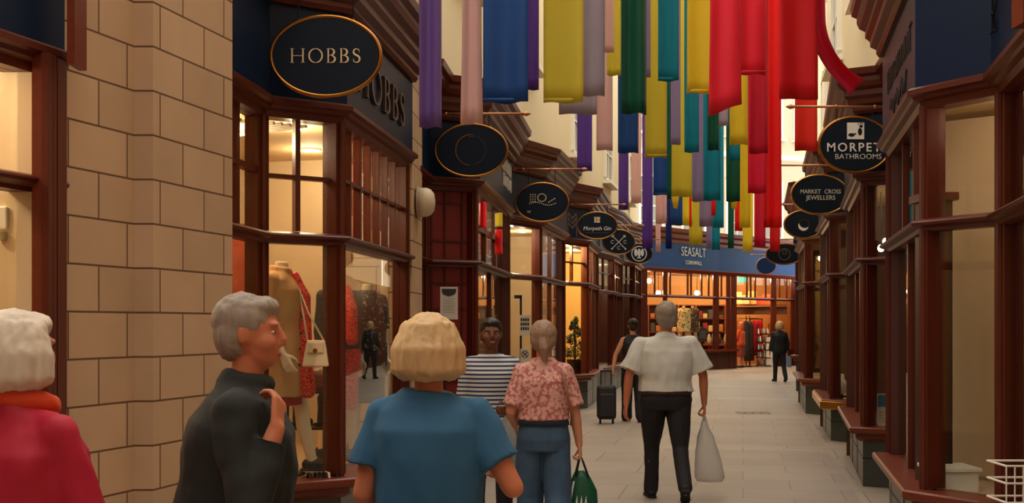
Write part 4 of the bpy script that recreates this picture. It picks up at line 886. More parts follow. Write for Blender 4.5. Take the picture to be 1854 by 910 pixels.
# shelves with goods
SHELF = mat('shelf_wood', lin(130,66,36), .5)
T = thing('wall_shelf', 'long wooden wall shelf high inside the far shop doorway', 'shelf', fat(1365,552,2.1))
a = fat(1330,552,2.1); b = fat(1398,552,2.1); m = MB(); m.box((a+b)/2, ((b-a).length,.35,.05), -.25); m.build('board', SHELF, T)
m = MB(); a2 = fat(1330,562,2.2); b2 = fat(1398,562,2.2); m.box((a2+b2)/2, ((b2-a2).length,.05,.3), -.25); m.build('backboard', IN_DARK, T)
for i in range(5):
    c = fat(1336+13*i, 546, 2.05); c.z = woff(T).z+.03; h = (.45,.34,.5,.3,.4)[i]; t = tag(MB().box(c+Vector((0,0,h/2)), (.3,.2,h), -.25).build('gift_box', mat('box_%d'%i, (lin(240,206,130),lin(238,214,160),lin(230,190,110),lin(206,70,50),lin(220,90,60))[i], .6), origin=c, bevel=.01), ('tallest cream box on the far shop shelf','pale box second from left on the far shop shelf','honey box in the middle of the far shop shelf','low red box on the far shop shelf','coral red box at the right end of the far shop shelf')[i], 'box')
for i,(px,bk) in enumerate(((1200,4.2),(1232,4.0),(1285,3.2))):
    c = fat(px,600,bk); T = thing('shelf_unit', ('tall dark shelf unit at the left rear of the far shop','tall dark shelf unit at the middle rear of the far shop','tall dark shelf unit rear right of the far shop, by the doorway')[i], 'shelf unit', (c.x,c.y,0))
    m = MB(); m.box((c.x,c.y+.2,1.15), (1.1,.04,2.3)); m.build('back', IN_DARK, T)
    for sg in (-.55,.55): m = MB(); m.box((c.x+sg,c.y,1.15), (.05,.4,2.3)); m.build('side', SHELF, T)
    for k in range(5):
        m = MB(); m.box((c.x,c.y,.3+.5*k), (1.05,.4,.035)); m.build('shelf', SHELF, T)
        if k < 4:
            for q in range(5):
                cc = (c.x-.4+.2*q, c.y-.05, .32+.5*k); hh = .12+.05*((q*3+k*2+i)%5)
                tag(MB().box((cc[0],cc[1],cc[2]+hh/2), (.16,.24,hh)).build('folded_garment', mat('fold_%d'%((q+k+i)%5), (lin(150,40,34),lin(206,180,130),lin(60,70,84),lin(176,110,60),lin(90,60,46))[(q+k+i)%5], .8), origin=cc, bevel=.015), 'folded garment on the rear shelf units of the far shop', 'garment', 'folded garments on the far shop shelves')
# clothes rail
R0 = fat(1358,577,1.4); R1_ = fat(1380,577,1.4); T = thing('clothes_rail', 'metal clothes rail of red garments inside the far shop doorway', 'clothes rail', (R0.x,R0.y,0))
m = MB(); m.tube([R0,R1_], .018, 8); m.build('bar', METAL, T)
for p in (R0,R1_): m = MB(); m.tube([(p.x,p.y,0),p], .018, 8); m.build('upright', METAL, T)
cols = ('deepred','red','crimson','orange','deepred','red','crimson')
def garment(c, h, w, m_, label, group, d=.12):
    m = MB(); n = 14
    m.tube_rings([[(c.x+ww*math.cos(2*math.pi*j/n), c.y+d*(.4+.6*(1-zz))*math.sin(2*math.pi*j/n)*(1+.3*math.sin(j*2.4)), c.z-h*(1-zz)) for j in range(n)] for zz, ww in ((0,w*.62),(.3,w*.55),(.6,w*.5),(.85,w*.55),(.95,w*.42),(1,w*.12))])
    T = thing('garment', label, 'garment', c, group); m.build('cloth', m_, T, smooth=True); m = MB(); m.tube([c+Vector((0,0,-.02)),c+Vector((0,0,.05)),c+Vector((.03,0,.07)),c+Vector((.04,0,.04))], .007, 6); m.build('hanger_hook', METAL, T)
for i in range(7):
    c = R0.lerp(R1_, (i+.5)/7)-Vector((0,0,.05)); garment(c, 1.35, .12, RM[cols[i]], 'red garment on the rail inside the far shop doorway', 'garments on the far shop rail')
# dark coats left of the rail
for i, px in enumerate((1351,1357)):
    c = fat(px, 580, .9+.3*i); T_ = garment(c, 1.5, .3, BLACK if i == 0 else mat('dark_brown', lin(56,34,26), .8), ('long black coat hanging in the far shop doorway','long brown coat hanging beside the black one in the far doorway')[i], None, .2)
for i, px in enumerate((1351,1357)):
    c = fat(px, 576, .9+.3*i); m = MB(); m.tube([(c.x-.3,c.y,c.z+.0),(c.x+.3,c.y,c.z)], .014, 6); 
    T_ = thing('coat_stand', ('floor stand carrying the long black coat','floor stand carrying the long brown coat')[i], 'coat stand', (c.x,c.y,0)); m.build('arm', METAL, T_); m = MB(); m.tube([(c.x,c.y,0.02),(c.x,c.y,c.z+.1)], .016, 6); m.build('stem', METAL, T_); m = MB(); m.lathe((c.x,c.y,0), [(.2,0),(.2,.02),(.03,.04)], 14); m.build('foot', METAL, T_)
# stepped rack of shoes and mugs at the doorway
T = thing('display_rack', 'tall rack of small goods on the right of the far doorway', 'display rack', (fat(1383,668,.35).x,fat(1383,668,.35).y,0))
for k in range(5):
    a = fat(1371,605+14*k,.35); b = fat(1392,605+14*k,.35); m = MB(); c = (a+b)/2; m.box((c.x,c.y,c.z), (b.x-a.x,.22,.025), 0); m.build('shelf', METAL, T)
for px in (1371,1392): a = fat(px,590,.35); m = MB(); m.tube([(a.x,a.y,0),(a.x,a.y,a.z+.1)], .015, 6); m.build('upright', METAL, T)
gm = [mat('goods_%d'%i, c_, .5) for i, c_ in enumerate((lin(226,214,196),lin(120,110,100),lin(74,110,130),lin(60,50,44),lin(190,170,140)))]
rnd = random.Random(5); rown = ('top','second','middle','fourth','bottom')
for k in range(5):
    for i in range(6):
        a = fat(1373.3+3.4*i, 605+14*k, .35); zz = fat(1381.5,605+14*k,.35).z+.0125; m = MB()
        m.tube_rings([[(a.x+rx*math.cos(2*math.pi*j/10), a.y-.02+ry*math.sin(2*math.pi*j/10)+oy, zz+z) for j in range(10)] for rx, ry, oy, z in ((.028,.07,0,0),(.03,.075,0,.04),(.028,.055,.01,.1),(.024,.03,.02,.16),(.022,.026,.02,.2))])
        tag(m.build('shoe', gm[(i*3+k*2)%5], origin=(a.x,a.y,zz), smooth=True), 'small shoe on the %s shelf of the rack at the far doorway' % rown[k], 'shoe', 'shoes on the far rack, %s shelf' % rown[k])
c = fat(1393,650,.1); tag(MB().box((c.x,c.y,.55), (.28,.25,1.1)).build('display_pillar', WHITE, origin=(c.x,c.y,0), bevel=.01), 'white display pillar right of the shoe rack at the far doorway', 'pillar')
# easel board at the foot of the far window
c = fat(1272,605,.4); T = thing('chalkboard', 'dark arched chalkboard standing in the far shop window', 'sign', c)
m = MB(); flat_polys(m, [[(-.16,-.24),(.16,-.24),(.16,.14)]+arc(0,.14,.16,.1,0,180,10)[1:]], (c.x,c.y,c.z), (1,0,0), (0,0,1), .02); m.build('board', mat('slate', lin(52,58,70), .6), T)
m = MB(); flat_polys(m, [rect(-.1,.1-.07*i,.1,.12-.07*i) for i in range(4)], (c.x,c.y-.022,c.z), (1,0,0), (0,0,1), .002); m.build('chalk_lines', mat('chalk', lin(150,154,160), .8), T)
m = MB(); m.tube([(c.x,c.y+.03,c.z-.24),(c.x,c.y+.03,.66)], .02, 6); m.build('stand', METAL, T)
# low tables inside the far shop
for i, (px, bk) in enumerate(((1222,2.5),(1266,2.5),(1308,1.9))):
    c = fat(px, 640, bk); T = thing('display_table', ('wooden display table at the left of the far shop','wooden display table behind the chalkboard','wooden display table left of the far doorway')[i], 'table', (c.x,c.y,0))
    m = MB(); m.box((c.x,c.y,.84), (1.0,.6,.05)); m.build('top', SHELF, T)
    for sxx in (-.45,.45):
        for syy in (-.25,.25): m = MB(); m.box((c.x+sxx,c.y+syy,.41), (.05,.05,.82)); m.build('leg', SHELF, T)
    for k in range(4):
        cc = (c.x-.36+.24*k, c.y, .867); tag(MB().lathe(cc, [(.05,0),(.075,.05),(.08,.2),(.045,.28),(.03,.36)], 12).build('vase', gm[(k+i)%5], origin=cc, smooth=True), 'small vase standing on a display table inside the far shop', 'vase', 'vases on the far shop tables')
# drain cover in the paving
c = at(1363,747,19.6); c.z = 0.002; T = thing('drain_cover', 'slotted metal drain cover let into the paving', 'drain cover', (c.x,c.y,0)); 
for sy in (-.16,.16): m = MB(); m.box((c.x,c.y+sy,.003), (.56,.02,.006), -SANG*0); m.build('frame_bar', METAL, T)
for k in range(5): m = MB(); m.box((c.x-.28+.14*k,c.y,.003), (.014,.3,.006)); m.build('cross_bar', METAL, T)
# ------------------------------------------------------------------ people and shop-window figures
def bake(mb, name, m, parent, voxel=.009, smooth=3, disp=0.0, dscale=(9,9,5), seed=0.0, M=None, dec=None):
    me = bpy.data.meshes.new('tmp'); me.from_pydata(mb.v, [], mb.f)
    bm = bmesh.new(); bm.from_mesh(me); bmesh.ops.recalc_face_normals(bm, faces=bm.faces); bm.to_mesh(me); bm.free()
    t = bpy.data.objects.new('tmp', me); COL.objects.link(t)
    r = t.modifiers.new('r', 'REMESH'); r.mode = 'VOXEL'; r.voxel_size = voxel; r.use_smooth_shade = True
    if smooth: s_ = t.modifiers.new('s', 'SMOOTH'); s_.factor = .5; s_.iterations = smooth
    dg = bpy.context.evaluated_depsgraph_get(); dg.update()
    out = bpy.data.meshes.new_from_object(t.evaluated_get(dg)); bpy.data.objects.remove(t); bpy.data.meshes.remove(me)
    if disp:
        nr = [v.normal.copy() for v in out.vertices]
        for v, n in zip(out.vertices, nr):
            c = v.co; f = noise.noise(Vector((c.x*dscale[0]+seed, c.y*dscale[1], c.z*dscale[2])))+.5*noise.noise(Vector((c.x*dscale[0]*2.3, c.y*dscale[1]*2.3+seed, c.z*dscale[2]*2.3)))
            v.co = c+n*f*disp
    out.materials.clear(); out.materials.append(m); out.name = name
    for p in out.polygons: p.use_smooth = True
    o = bpy.data.objects.new(name, out); COL.objects.link(o); o.parent = parent; WOFF[o] = Vector((0,0,0)); return o
def limb(mb, pts, rad, n=14, ball=True):
    pts = [Vector(p) for p in pts]
    for i in range(len(pts)-1):
        a, b = pts[i], pts[i+1]; k = 5
        mb.tube([a.lerp(b,j/k) for j in range(k+1)], [rad[i]+(rad[i+1]-rad[i])*j/k for j in range(k+1)], n)
        if ball and i > 0: mb.ell(a, (rad[i],)*3, 8)
    if ball: mb.ell(pts[0], (rad[0],)*3, 8); mb.ell(pts[-1], (rad[-1],)*3, 8)
def loft(mb, secs, n=28, R=None):
    rings = []
    for z, rx, ry, yo in secs:
        ring = []
        for j in range(n):
            a = 2*math.pi*j/n; ca, sa = math.cos(a), math.sin(a); p = 2.4
            q = (abs(ca)**p+abs(sa)**p)**(-1/p)
            v = Vector((rx*ca*q, yo+ry*sa*q, z)); ring.append(R(v) if R else v)
        rings.append(ring)
    mb.tube_rings(rings)
SKIN = mat('skin', lin(206,142,110), .5, var=.08, vscale=12, spec=.35)
SKIN_R = mat('skin_ruddy', lin(200,122,88), .5, var=.08, vscale=12, spec=.35)
SKIN_D = mat('skin_brown', lin(112,68,50), .5, var=.08, vscale=12, spec=.35)
MANN = mat('mannequin_cream', lin(238,214,176), .45)
EYEW = mat('eye_white', lin(226,220,212), .2); EYED = mat('iris', lin(50,36,28), .15); LIPS = mat('lips', lin(168,86,74), .45)
def hand(mb, W_, f, n, side_t, curl, k=1.0):
    """palm, four unequal bent fingers and a thumb; f = along the hand, n = palm normal (fingers curl towards it), side_t = thumb side"""
    f = f.normalized(); n = (n-f*n.dot(f)).normalized(); t = side_t-f*side_t.dot(f)-n*side_t.dot(n); t.normalize()
    for i in range(4):
        o = t*(.030-.020*i)*k; limb(mb, [W_+o*.55+f*.005, W_+o+f*.085*k], [.014*k, .0115*k], 8)
    ln = (.074,.083,.077,.06)
    for i in range(4):
        o = t*(.031-.0205*i)*k; p = W_+o+f*.085*k; a = 0; pts = [p]
        for s_, fr in enumerate((.45,.32,.23)):
            a += curl*(.75,1.0,.8)[s_]; d = f*math.cos(a)+n*math.sin(a); p = p+d*ln[i]*fr*k; pts.append(p)
        limb(mb, pts, [.0095*k,.009*k,.008*k,.0068*k], 8)
    p0 = W_+t*.022*k+f*.02; p1 = p0+(t*.75+f*.65+n*.25).normalized()*.042*k; p2 = p1+(t*.3+f*.8+n*.6*min(1,curl+.3)).normalized()*.032*k; p3 = p2+(f*.8+n*.7*min(1,curl+.3)-t*.15).normalized()*.026*k
    limb(mb, [p0,p1,p2,p3], [.014*k,.0115*k,.010*k,.008*k], 8)
def person(label, H, loc, yaw, legs=((6,8),(-8,6)), arms=None, b=1.0, belly=0.0, head=(0,0), lean=0.0, skin=None, vox=.009, hair=None, hairm=None, top=None, bottom=None, shoes=None, extra=None, cat_='person', name='person', headless=False, female=False, hair_k=1.0, group=None, feet_z=0.0):
    s = H/1.70; T = thing(name, label, cat_, (loc[0],loc[1],feet_z), group, rotz=yaw)
    skin = skin or SKIN; V3 = Vector
    # --- joints
    hw = (.092 if female else .088)*b; J = {}
    lows = []
    for i, sd in enumerate((-1,1)):
        th, kb = (math.radians(v) for v in legs[i]); hip = V3((sd*hw,0,.88)); kn = hip+V3((sd*.005,math.sin(th)*.42,-math.cos(th)*.42)); an = kn+V3((0,math.sin(th-kb)*.385,-math.cos(th-kb)*.385))
        pitch = max(0, kb-th)*.75; J[i] = (hip,kn,an,pitch); lows.append(an.z-.075-.13*math.sin(pitch)*.75)
    dz = -min(lows); J = {i:(h+V3((0,0,dz)),k+V3((0,0,dz)),a+V3((0,0,dz)),p) for i,(h,k,a,p) in J.items()}; z0 = .88+dz
    Rl = Matrix.Rotation(-math.radians(lean),3,'X')
    def U(v): # lean the trunk about the hips
        v = V3(v); q = v-V3((0,0,.88)); return (Rl @ q if q.z > 0 else q)+V3((0,0,z0))
    sw = (.162 if female else .182)*b; sh = {}
    for i, sd in enumerate((-1,1)): sh[i] = U((sd*sw,-.005,1.352))
    arms = arms or (((-.12,0,-1),(-.05,.15,-1)),((.12,0,-1),(.05,.15,-1)))
    A = {}
    for i in (0,1):
        u = V3(arms[i][0]).normalized(); f = V3(arms[i][1]).normalized(); el = sh[i]+u*.285; wr = el+f*.245; A[i] = (sh[i],el,wr,f)
    hy, ht = (math.radians(v) for v in head)
    Rh = Matrix.Rotation(hy,3,'Z') @ Matrix.Rotation(-ht,3,'X'); nb = U((0,0,1.44))
    def Hd(v): return nb+Rh @ (V3(v)-V3((0,0,1.44)))
    S = lambda mb: [setattr(mb,'v',[v*s for v in mb.v])]
    # --- body, one continuous surface
    mb = MB()
    loft(mb, [(.80,.13*b,.10,0),(.88,.165*b,.115,0),(.98,.155*b,.11,0),(1.08,.14*b,.10,0),(1.2,.155*b,.112,.005),(1.3,.165*b,.11,.005),(1.37,.14*b,.08,0),(1.41,.075*b,.055,-.003)], R=U)
    for i, sd in enumerate((-1,1)):
        h,k,a,p = J[i]; limb(mb, [h,h.lerp(k,.5),k,k.lerp(a,.35)+V3((0,-.012,0)),a], [.082*b,.072*b,.052,.053,.036])
        ft = V3((sd*.1,math.cos(p),-math.sin(p))).normalized(); limb(mb, [a+V3((0,-.025,-.03)),a+ft*.09+V3((0,0,-.045)),a+ft*.16+V3((0,0,-.055))], [.036,.034,.024])
        s0,e,w,f = A[i]; limb(mb, [U((sd*.08*b,0,1.378)),s0,s0.lerp(e,.5),e,e.lerp(w,.35),w], [.045,.052*b**.5,.046*b**.5,.038,.039,.026])
        hd = arms[i][2] if len(arms[i]) > 2 else {}
        fdir = V3(hd.get('dir', f)); hand(mb, w, fdir, V3(hd.get('n',(-sd,.2,0))), V3(hd.get('t',(0,1,0.1))), hd.get('curl',.45))
    if not headless:
        limb(mb, [U((0,-.008,1.38)),Hd((0,.0,1.51))], [.053,.051])
        mb.ell(Hd((0,-.008,1.605)), (.076,.095,.102), 14, Rh); mb.ell(Hd((0,.03,1.55)), (.06,.062,.075), 12, Rh); mb.ell(Hd((0,.045,1.515)), (.04,.045,.035), 10, Rh)
        limb(mb, [Hd((0,.085,1.612)),Hd((0,.103,1.575)),Hd((0,.098,1.563))], [.010,.0145,.013], 8)
        for sd in (-1,1):
            mb.ell(Hd((sd*.077,-.012,1.585)), (.010,.021,.033), 8, Rh @ Matrix.Rotation(sd*.45,3,'Z')); mb.ell(Hd((sd*.032,.078,1.622)), (.026,.014,.009), 8, Rh); mb.ell(Hd((sd*.036,.045,1.565)), (.034,.042,.036), 8, Rh)
        mb.ell(Hd((0,.085,1.532)), (.024,.011,.006), 8, Rh); mb.ell(Hd((0,.083,1.522)), (.021,.011,.007), 8, Rh)
    else:
        limb(mb, [U((0,0,1.38)),U((0,.01,1.50))], [.056,.046], ball=False)
    S(mb); bake(mb, 'body', skin, T, vox*s, 3)
    if not headless:
        for sd in (-1,1):
            e = MB(); e.ell(Hd((sd*.032,.0715,1.598)), (.0125,.0095,.006), 8, Rh); S(e); eo = e.build('eye', EYEW, T, smooth=True, local=True)
            e = MB(); e.ell(Hd((sd*.032,.079,1.598)), (.0055,.0035,.0052), 8, Rh); S(e); io = e.build('iris', EYED, eo, smooth=True, local=True)
        e = MB(); e.ell(Hd((0,.094,1.529)), (.021,.0055,.0085), 8, Rh); S(e); e.build('lips', LIPS, T, smooth=True, local=True)
    # --- hair
    if hair:
        hb = MB(); E = lambda c, r: hb.ell(Hd(c), r, 12, Rh); hk = hair_k if hair in ('short','tail') else 1
        E((0,-.022,1.632),(.086*hk,.098*hk,.088*hk)); E((0,-.045,1.585),(.083*hk,.068*hk,.085*hk))
        if hair == 'short': E((0,.03,1.675),(.065,.06,.035))
        if hair == 'balding': hb = MB(); E((0,-.05,1.592),(.082,.062,.075)); [E((sd*.068,-.02,1.60),(.018,.05,.045)) for sd in (-1,1)]; E((0,-.03,1.655),(.078,.075,.055))
        if hair in ('bob','long'):
            k = hair_k
            for q in range(15):
                a = math.radians(-200+q*220/14-0); a = math.radians(180+20-q*220/14)
                cx, cy = math.cos(a), -math.sin(a)
                ang = math.radians(-15+q*210/14); cx = math.cos(ang); cy = -math.sin(ang)
                zb = 1.49 if hair == 'bob' else 1.40
                limb(hb, [Hd((cx*.07,cy*.078-.015,1.66)), Hd((cx*.094*k,cy*.092*k-.018,1.585)), Hd((cx*.095*k,cy*.088*k-.018,zb+.03)), Hd((cx*.075*k,cy*.07*k-.018,zb))], [.028,.029,.028,.016], 8)
            E((0,-.03,1.60),(.088*k,.09*k,.1)); E((0,.025,1.672),(.07,.065,.04))
        if hair == 'bun': E((0,-.115,1.655),(.042,.042,.042)); E((0,.03,1.672),(.065,.06,.035))
        if hair == 'tail': limb(hb, [Hd((0,-.09,1.60)),Hd((.01,-.115,1.53)),Hd((.02,-.10,1.44))], [.04,.036,.016]); E((0,.03,1.672),(.065,.06,.035))
        S(hb); bake(hb, 'hair', hairm, T, vox*s, 2, .006, (55,55,9), 3.1)
    # --- clothes
    if bottom:
        st = bottom.get('style','trousers'); m_ = bottom['m']; c = MB(); fl = bottom.get('flare',1.0); e_ = .022
        if st == 'trousers':
            loft(c, [(.80,.15*b+e_,.115+e_,0),(.88,.172*b+e_,.125+e_+belly*.3,belly*.2),(bottom.get('waist',1.02),.148*b+e_,.112+e_+belly*.5,belly*.4)], R=U)
            for i, sd in enumerate((-1,1)):
                h,k,a,p = J[i]; r_ = bottom.get('r',(.098,.088,.068,.064,.06))
                limb(c, [h,h.lerp(k,.5),k,k.lerp(a,.45),a+V3((0,-.005,.0))], [r_[0]*b,r_[1]*b,r_[2]*fl**.5,r_[3]*fl,r_[4]*fl], ball=True)
        else:
            loft(c, [(bottom['hem'],.16*b*fl,.14*fl,0),(.7,.17*b,.135,0),(.88,.172*b+e_,.125+e_,0),(1.03,.145*b+e_,.105+e_,0)], R=U)
        S(c); bake(c, bottom.get('name','trousers'), m_, T, vox*s, 3, bottom.get('fold',.007), (8,8,5), 1.7)
    if top:
        c = MB(); e_ = top.get('ease',.02); hem = top.get('hem',.92); fl = top.get('flare',1.0); bl = belly
        secs = [(hem,(.165*b+e_)*fl,(.118+e_)*fl+bl*.6,bl*.5)]
        if hem < .8: secs.append((.82,(.172*b+e_)*(1+(fl-1)*.6),.125+e_+bl*.7,bl*.6))
        secs += [(z,rx+e_,ry+e_+bl*(k if z < 1.25 else k*.4),bl*k) for z,rx,ry,k in ((.95,.165*b,.12,.8),(1.05,.155*b,.112,1),(1.2,.165*b,.118,.7),(1.3,.172*b,.114,.3)) if z > hem+.02]
        secs += [(1.37,.165*b+e_*.6,.088+e_*.6,-.003),(1.41,.125*b,.088,-.008),(1.43,.098,.084,-.012)]+([(1.458,.078,.074,-.012)] if top.get('collar') else [(1.442,.086,.078,-.013)])
        loft(c, secs, R=U)
        for i, sd in enumerate((-1,1)):
            s0,e,w,f = A[i]; sl = top.get('sleeve',.7)
            if sl <= 0: continue
            r0 = top.get('sr',.066)*b**.5; pts = [U((sd*.07*b,-.005,1.385)), s0]
            rad = [.048,.066*b**.5]
            if sl <= 1: pts.append(s0.lerp(e,sl)); rad.append(r0*top.get('sf',1.0))
            else: pts += [e, e.lerp(w,sl-1)]; rad += [r0*.88, r0*.72*top.get('sf',1.0)]
            limb(c, pts[:-1], rad[:-1]); limb(c, pts[-2:], rad[-2:], ball=False)
        if top.get('collar'): 
            q = U((0,-.012,1.43)); n_ = 16; limb(c, [q+V3((.062*math.cos(2*math.pi*j/n_), .055*math.sin(2*math.pi*j/n_)+.01, .012-.012*math.sin(2*math.pi*j/n_))) for j in range(n_+1)], [.015*top['collar']]*(n_+1), 6)
        if top.get('hood'): limb(c, [U((sd_*.1,-.05-.05*(1-abs(sd_)),1.42)) for sd_ in (-1,-.5,0,.5,1)], [.03,.045,.05,.045,.03])
        S(c); bake(c, top.get('name','shirt'), top['m'], T, vox*s, 3, top.get('fold',.006), top.get('fs',(8,8,5)), 5.3+loc[0])
    if shoes:
        for i, sd in enumerate((-1,1)):
            h,k,a,p = J[i]; ft = V3((sd*.1,math.cos(p),-math.sin(p))).normalized(); dn = V3((0,-math.sin(p),-math.cos(p))); c = MB()
            limb(c, [a+dn*.03-ft*.03, a+dn*.032+ft*.07, a+dn*.045+ft*.15], [.044,.043,.032]); c2 = MB(); so = a+dn*.068
            S(c); o = bake(c, 'shoe', shoes, T, .008*s, 2)
            c = MB(); X_ = V3((1,0,0)); pr = []
            for (q,w_) in ((-.075,.028),(-.05,.038),(.02,.036),(.10,.043),(.16,.036),(.19,.018)): pr.append((so+ft*q, w_))
            top_ = [p_+X_*w_-dn*.012 for p_,w_ in pr]+[p_-X_*w_-dn*.012 for p_,w_ in pr[::-1]]; bot = [v+dn*.016 for v in top_]; n_ = len(top_)
            c.add(top_+bot, [tuple(range(n_)), tuple(range(n_,2*n_))[::-1]]+[(j,(j+1)%n_,n_+(j+1)%n_,n_+j) for j in range(n_)]); S(c); c.build('sole', BLACK, o, local=True)
    T_ = {'T':T, 's':s, 'A':A, 'U':U, 'Hd':Hd, 'J':J, 'M':Matrix.Translation((loc[0],loc[1],feet_z)) @ Matrix.Rotation(yaw,4,'Z')}
    T_['w'] = lambda v: T_['M'] @ (Vector(v)*s)
    return T_
def stripe_mat():
    m = bpy.data.materials.new('striped_jersey'); m.use_nodes = True; N = m.node_tree.nodes; L = m.node_tree.links; b_ = N['Principled BSDF']
    tc = N.new('ShaderNodeTexCoord'); sp = N.new('ShaderNodeSeparateXYZ'); L.new(tc.outputs['Object'], sp.inputs[0])
    mu = N.new('ShaderNodeMath'); mu.operation = 'MULTIPLY'; mu.inputs[1].default_value = 1/.030; L.new(sp.outputs[2], mu.inputs[0])
    fr = N.new('ShaderNodeMath'); fr.operation = 'FRACT'; L.new(mu.outputs[0], fr.inputs[0])
    gt = N.new('ShaderNodeMath'); gt.operation = 'GREATER_THAN'; gt.inputs[1].default_value = .45; L.new(fr.outputs[0], gt.inputs[0])
    mx = N.new('ShaderNodeMix'); mx.data_type = 'RGBA'; mx.inputs[6].default_value = lin(44,54,84); mx.inputs[7].default_value = lin(206,208,206); L.new(gt.outputs[0], mx.inputs[0]); L.new(mx.outputs[2], b_.inputs['Base Color']); b_.inputs['Roughness'].default_value = .8
    return m
def blotch_mat(name, c1, c2, scale, thr=.5, rough=.8, kind='noise', metal=0):
    m = bpy.data.materials.new(name); m.use_nodes = True; N = m.node_tree.nodes; L = m.node_tree.links; b_ = N['Principled BSDF']
    tc = N.new('ShaderNodeTexCoord'); nz = N.new('ShaderNodeTexNoise' if kind == 'noise' else 'ShaderNodeTexVoronoi'); nz.inputs['Scale'].default_value = scale; L.new(tc.outputs['Object'], nz.inputs['Vector'])
    mr = N.new('ShaderNodeMapRange'); mr.inputs[1].default_value = thr-.06; mr.inputs[2].default_value = thr+.06; L.new(nz.outputs[0], mr.inputs[0])
    mx = N.new('ShaderNodeMix'); mx.data_type = 'RGBA'; mx.inputs[6].default_value = c1; mx.inputs[7].default_value = c2; L.new(mr.outputs[0], mx.inputs[0]); L.new(mx.outputs[2], b_.inputs['Base Color']); b_.inputs['Roughness'].default_value = rough; b_.inputs['Metallic'].default_value = metal
    return m
HAIR_W = mat('hair_white', lin(214,200,180), .6, var=.2, vscale=30, vstretch=(1,1,.15)); HAIR_G = mat('hair_grey', lin(150,136,122), .6, var=.25, vscale=30, vstretch=(1,1,.15))
HAIR_B = mat('hair_blonde', lin(206,170,120), .55, var=.22, vscale=30, vstretch=(1,1,.12)); HAIR_A = mat('hair_ash', lin(150,122,98), .6, var=.25, vscale=30, vstretch=(1,1,.12))
HAIR_D = mat('hair_dark', lin(34,24,20), .5, var=.2, vscale=30, vstretch=(1,1,.15)); HAIR_R = mat('hair_auburn', lin(176,78,38), .5, var=.2, vscale=30, vstretch=(1,1,.15))
DENIM = mat('denim', lin(56,84,112), .8, var=.4, vscale=7, vstretch=(1,1,.4), bump=.5); DENIM_D = mat('dark_denim', lin(34,44,58), .8, var=.25, vscale=5)
TROU = mat('black_trousers', lin(26,24,28), .8); SHIRTW = mat('white_shirt', lin(210,210,202), .75, var=.05, vscale=7, vstretch=(1,1,.35), bump=.6); TEAL = mat('blue_top', lin(40,92,128), .8, var=.12, vscale=5, vstretch=(1,1,.4), bump=.5)
MAG = mat('crimson_jacket', lin(176,10,48), .65, var=.15, vscale=5, vstretch=(1,1,.4), bump=.5); COATD = mat('charcoal_coat', lin(30,34,32), .85, var=.25, vscale=6, vstretch=(1,1,.4), bump=.5)
def S_(px, py, Y): return sx(px,Y)
# --- far-left woman with white bob in the crimson jacket
PA = person('white-haired person in a crimson jacket with orange scarf, walking at the bottom left corner', 1.585, (sx(38,3.05),3.05), -.55, b=1.06, female=True, hair='bob', hairm=HAIR_W, hair_k=1.08, vox=.009,
    top=dict(m=MAG, hem=.72, ease=.04, sleeve=1.85, sr=.075, name='jacket', collar=1.6, flare=1.1, fold=.012), bottom=dict(m=TROU), shoes=BLACK, arms=(((-.2,-.25,-1),(-.1,.45,-1)),((.2,.25,-1),(.05,.6,-1))))
m = MB(); U = PA['U']; n_ = 20; limb(m, [U((.085*math.cos(2*math.pi*j/n_), .07*math.sin(2*math.pi*j/n_)+.005, 1.445-.02*math.sin(2*math.pi*j/n_))) for j in range(n_+1)], [.034]*(n_+1), 8); m.v = [v*PA['s'] for v in m.v]
tag(bake(m, 'scarf', mat('orange_scarf', lin(214,70,30), .8), PA['T'], .008, 2, .004, (20,20,20)), 'orange scarf')
# --- man in the dark coat, in profile
PB = person('grey-haired person in a dark coat seen in profile, hand raised to the chin', 1.645, (sx(398,3.35),3.35), -math.pi/2+.12, b=1.06, belly=.02, lean=9, head=(0,2), hair='short', hairm=HAIR_G, skin=SKIN_R, vox=.007,
    top=dict(m=COATD, hem=.55, ease=.045, sleeve=1.85, sr=.068, name='coat', collar=2.0, flare=1.12, fold=.013, fs=(6,6,7)), bottom=dict(m=TROU), shoes=BLACK,
    arms=(((-.2,-.3,-1),(-.1,.3,-1)),((.30,.18,-1),(-.22,.34,1.0),dict(dir=(-.45,.05,1),n=(-.4,-1,.1),t=(-.6,.2,.4),curl=.8))))
# --- woman in the blue top
PC = person('blonde bobbed person in a plain blue top seen from behind, right elbow bent outward', 1.585, (sx(774,3.62),3.62), -.12, b=1.0, female=True, lean=3, hair='bob', hairm=HAIR_B, hair_k=1.12, skin=SKIN_R, vox=.008,
    top=dict(m=TEAL, hem=.72, ease=.035, sleeve=.66, sr=.076, sf=1.05, name='top', flare=1.12, fold=.012, fs=(7,7,4)), bottom=dict(m=DENIM_D), shoes=BLACK,
    arms=(((-.24,-.12,-1),(.25,.75,-.35)),((.58,-.12,-1),(-.25,.9,.05),dict(n=(-1,0,.2),t=(0,.1,1),curl=.7))))
# --- striped jersey, coming towards the camera
PD = person('dark-haired person in a navy and white striped top coming towards the camera', 1.595, (sx(889,8.0),8.0), math.pi+.1, b=1.04, female=True, hair='short', hairm=HAIR_D, skin=SKIN_D, vox=.008, lean=2,
    top=dict(m=stripe_mat(), hem=.86, ease=.026, sleeve=1.45, sr=.066, name='striped_top'), bottom=dict(m=TROU), shoes=BLACK,
    arms=(((-.2,.15,-1),(.45,.85,-.15),dict(curl=.9)),((.18,-.05,-1),(.0,.35,-1))))
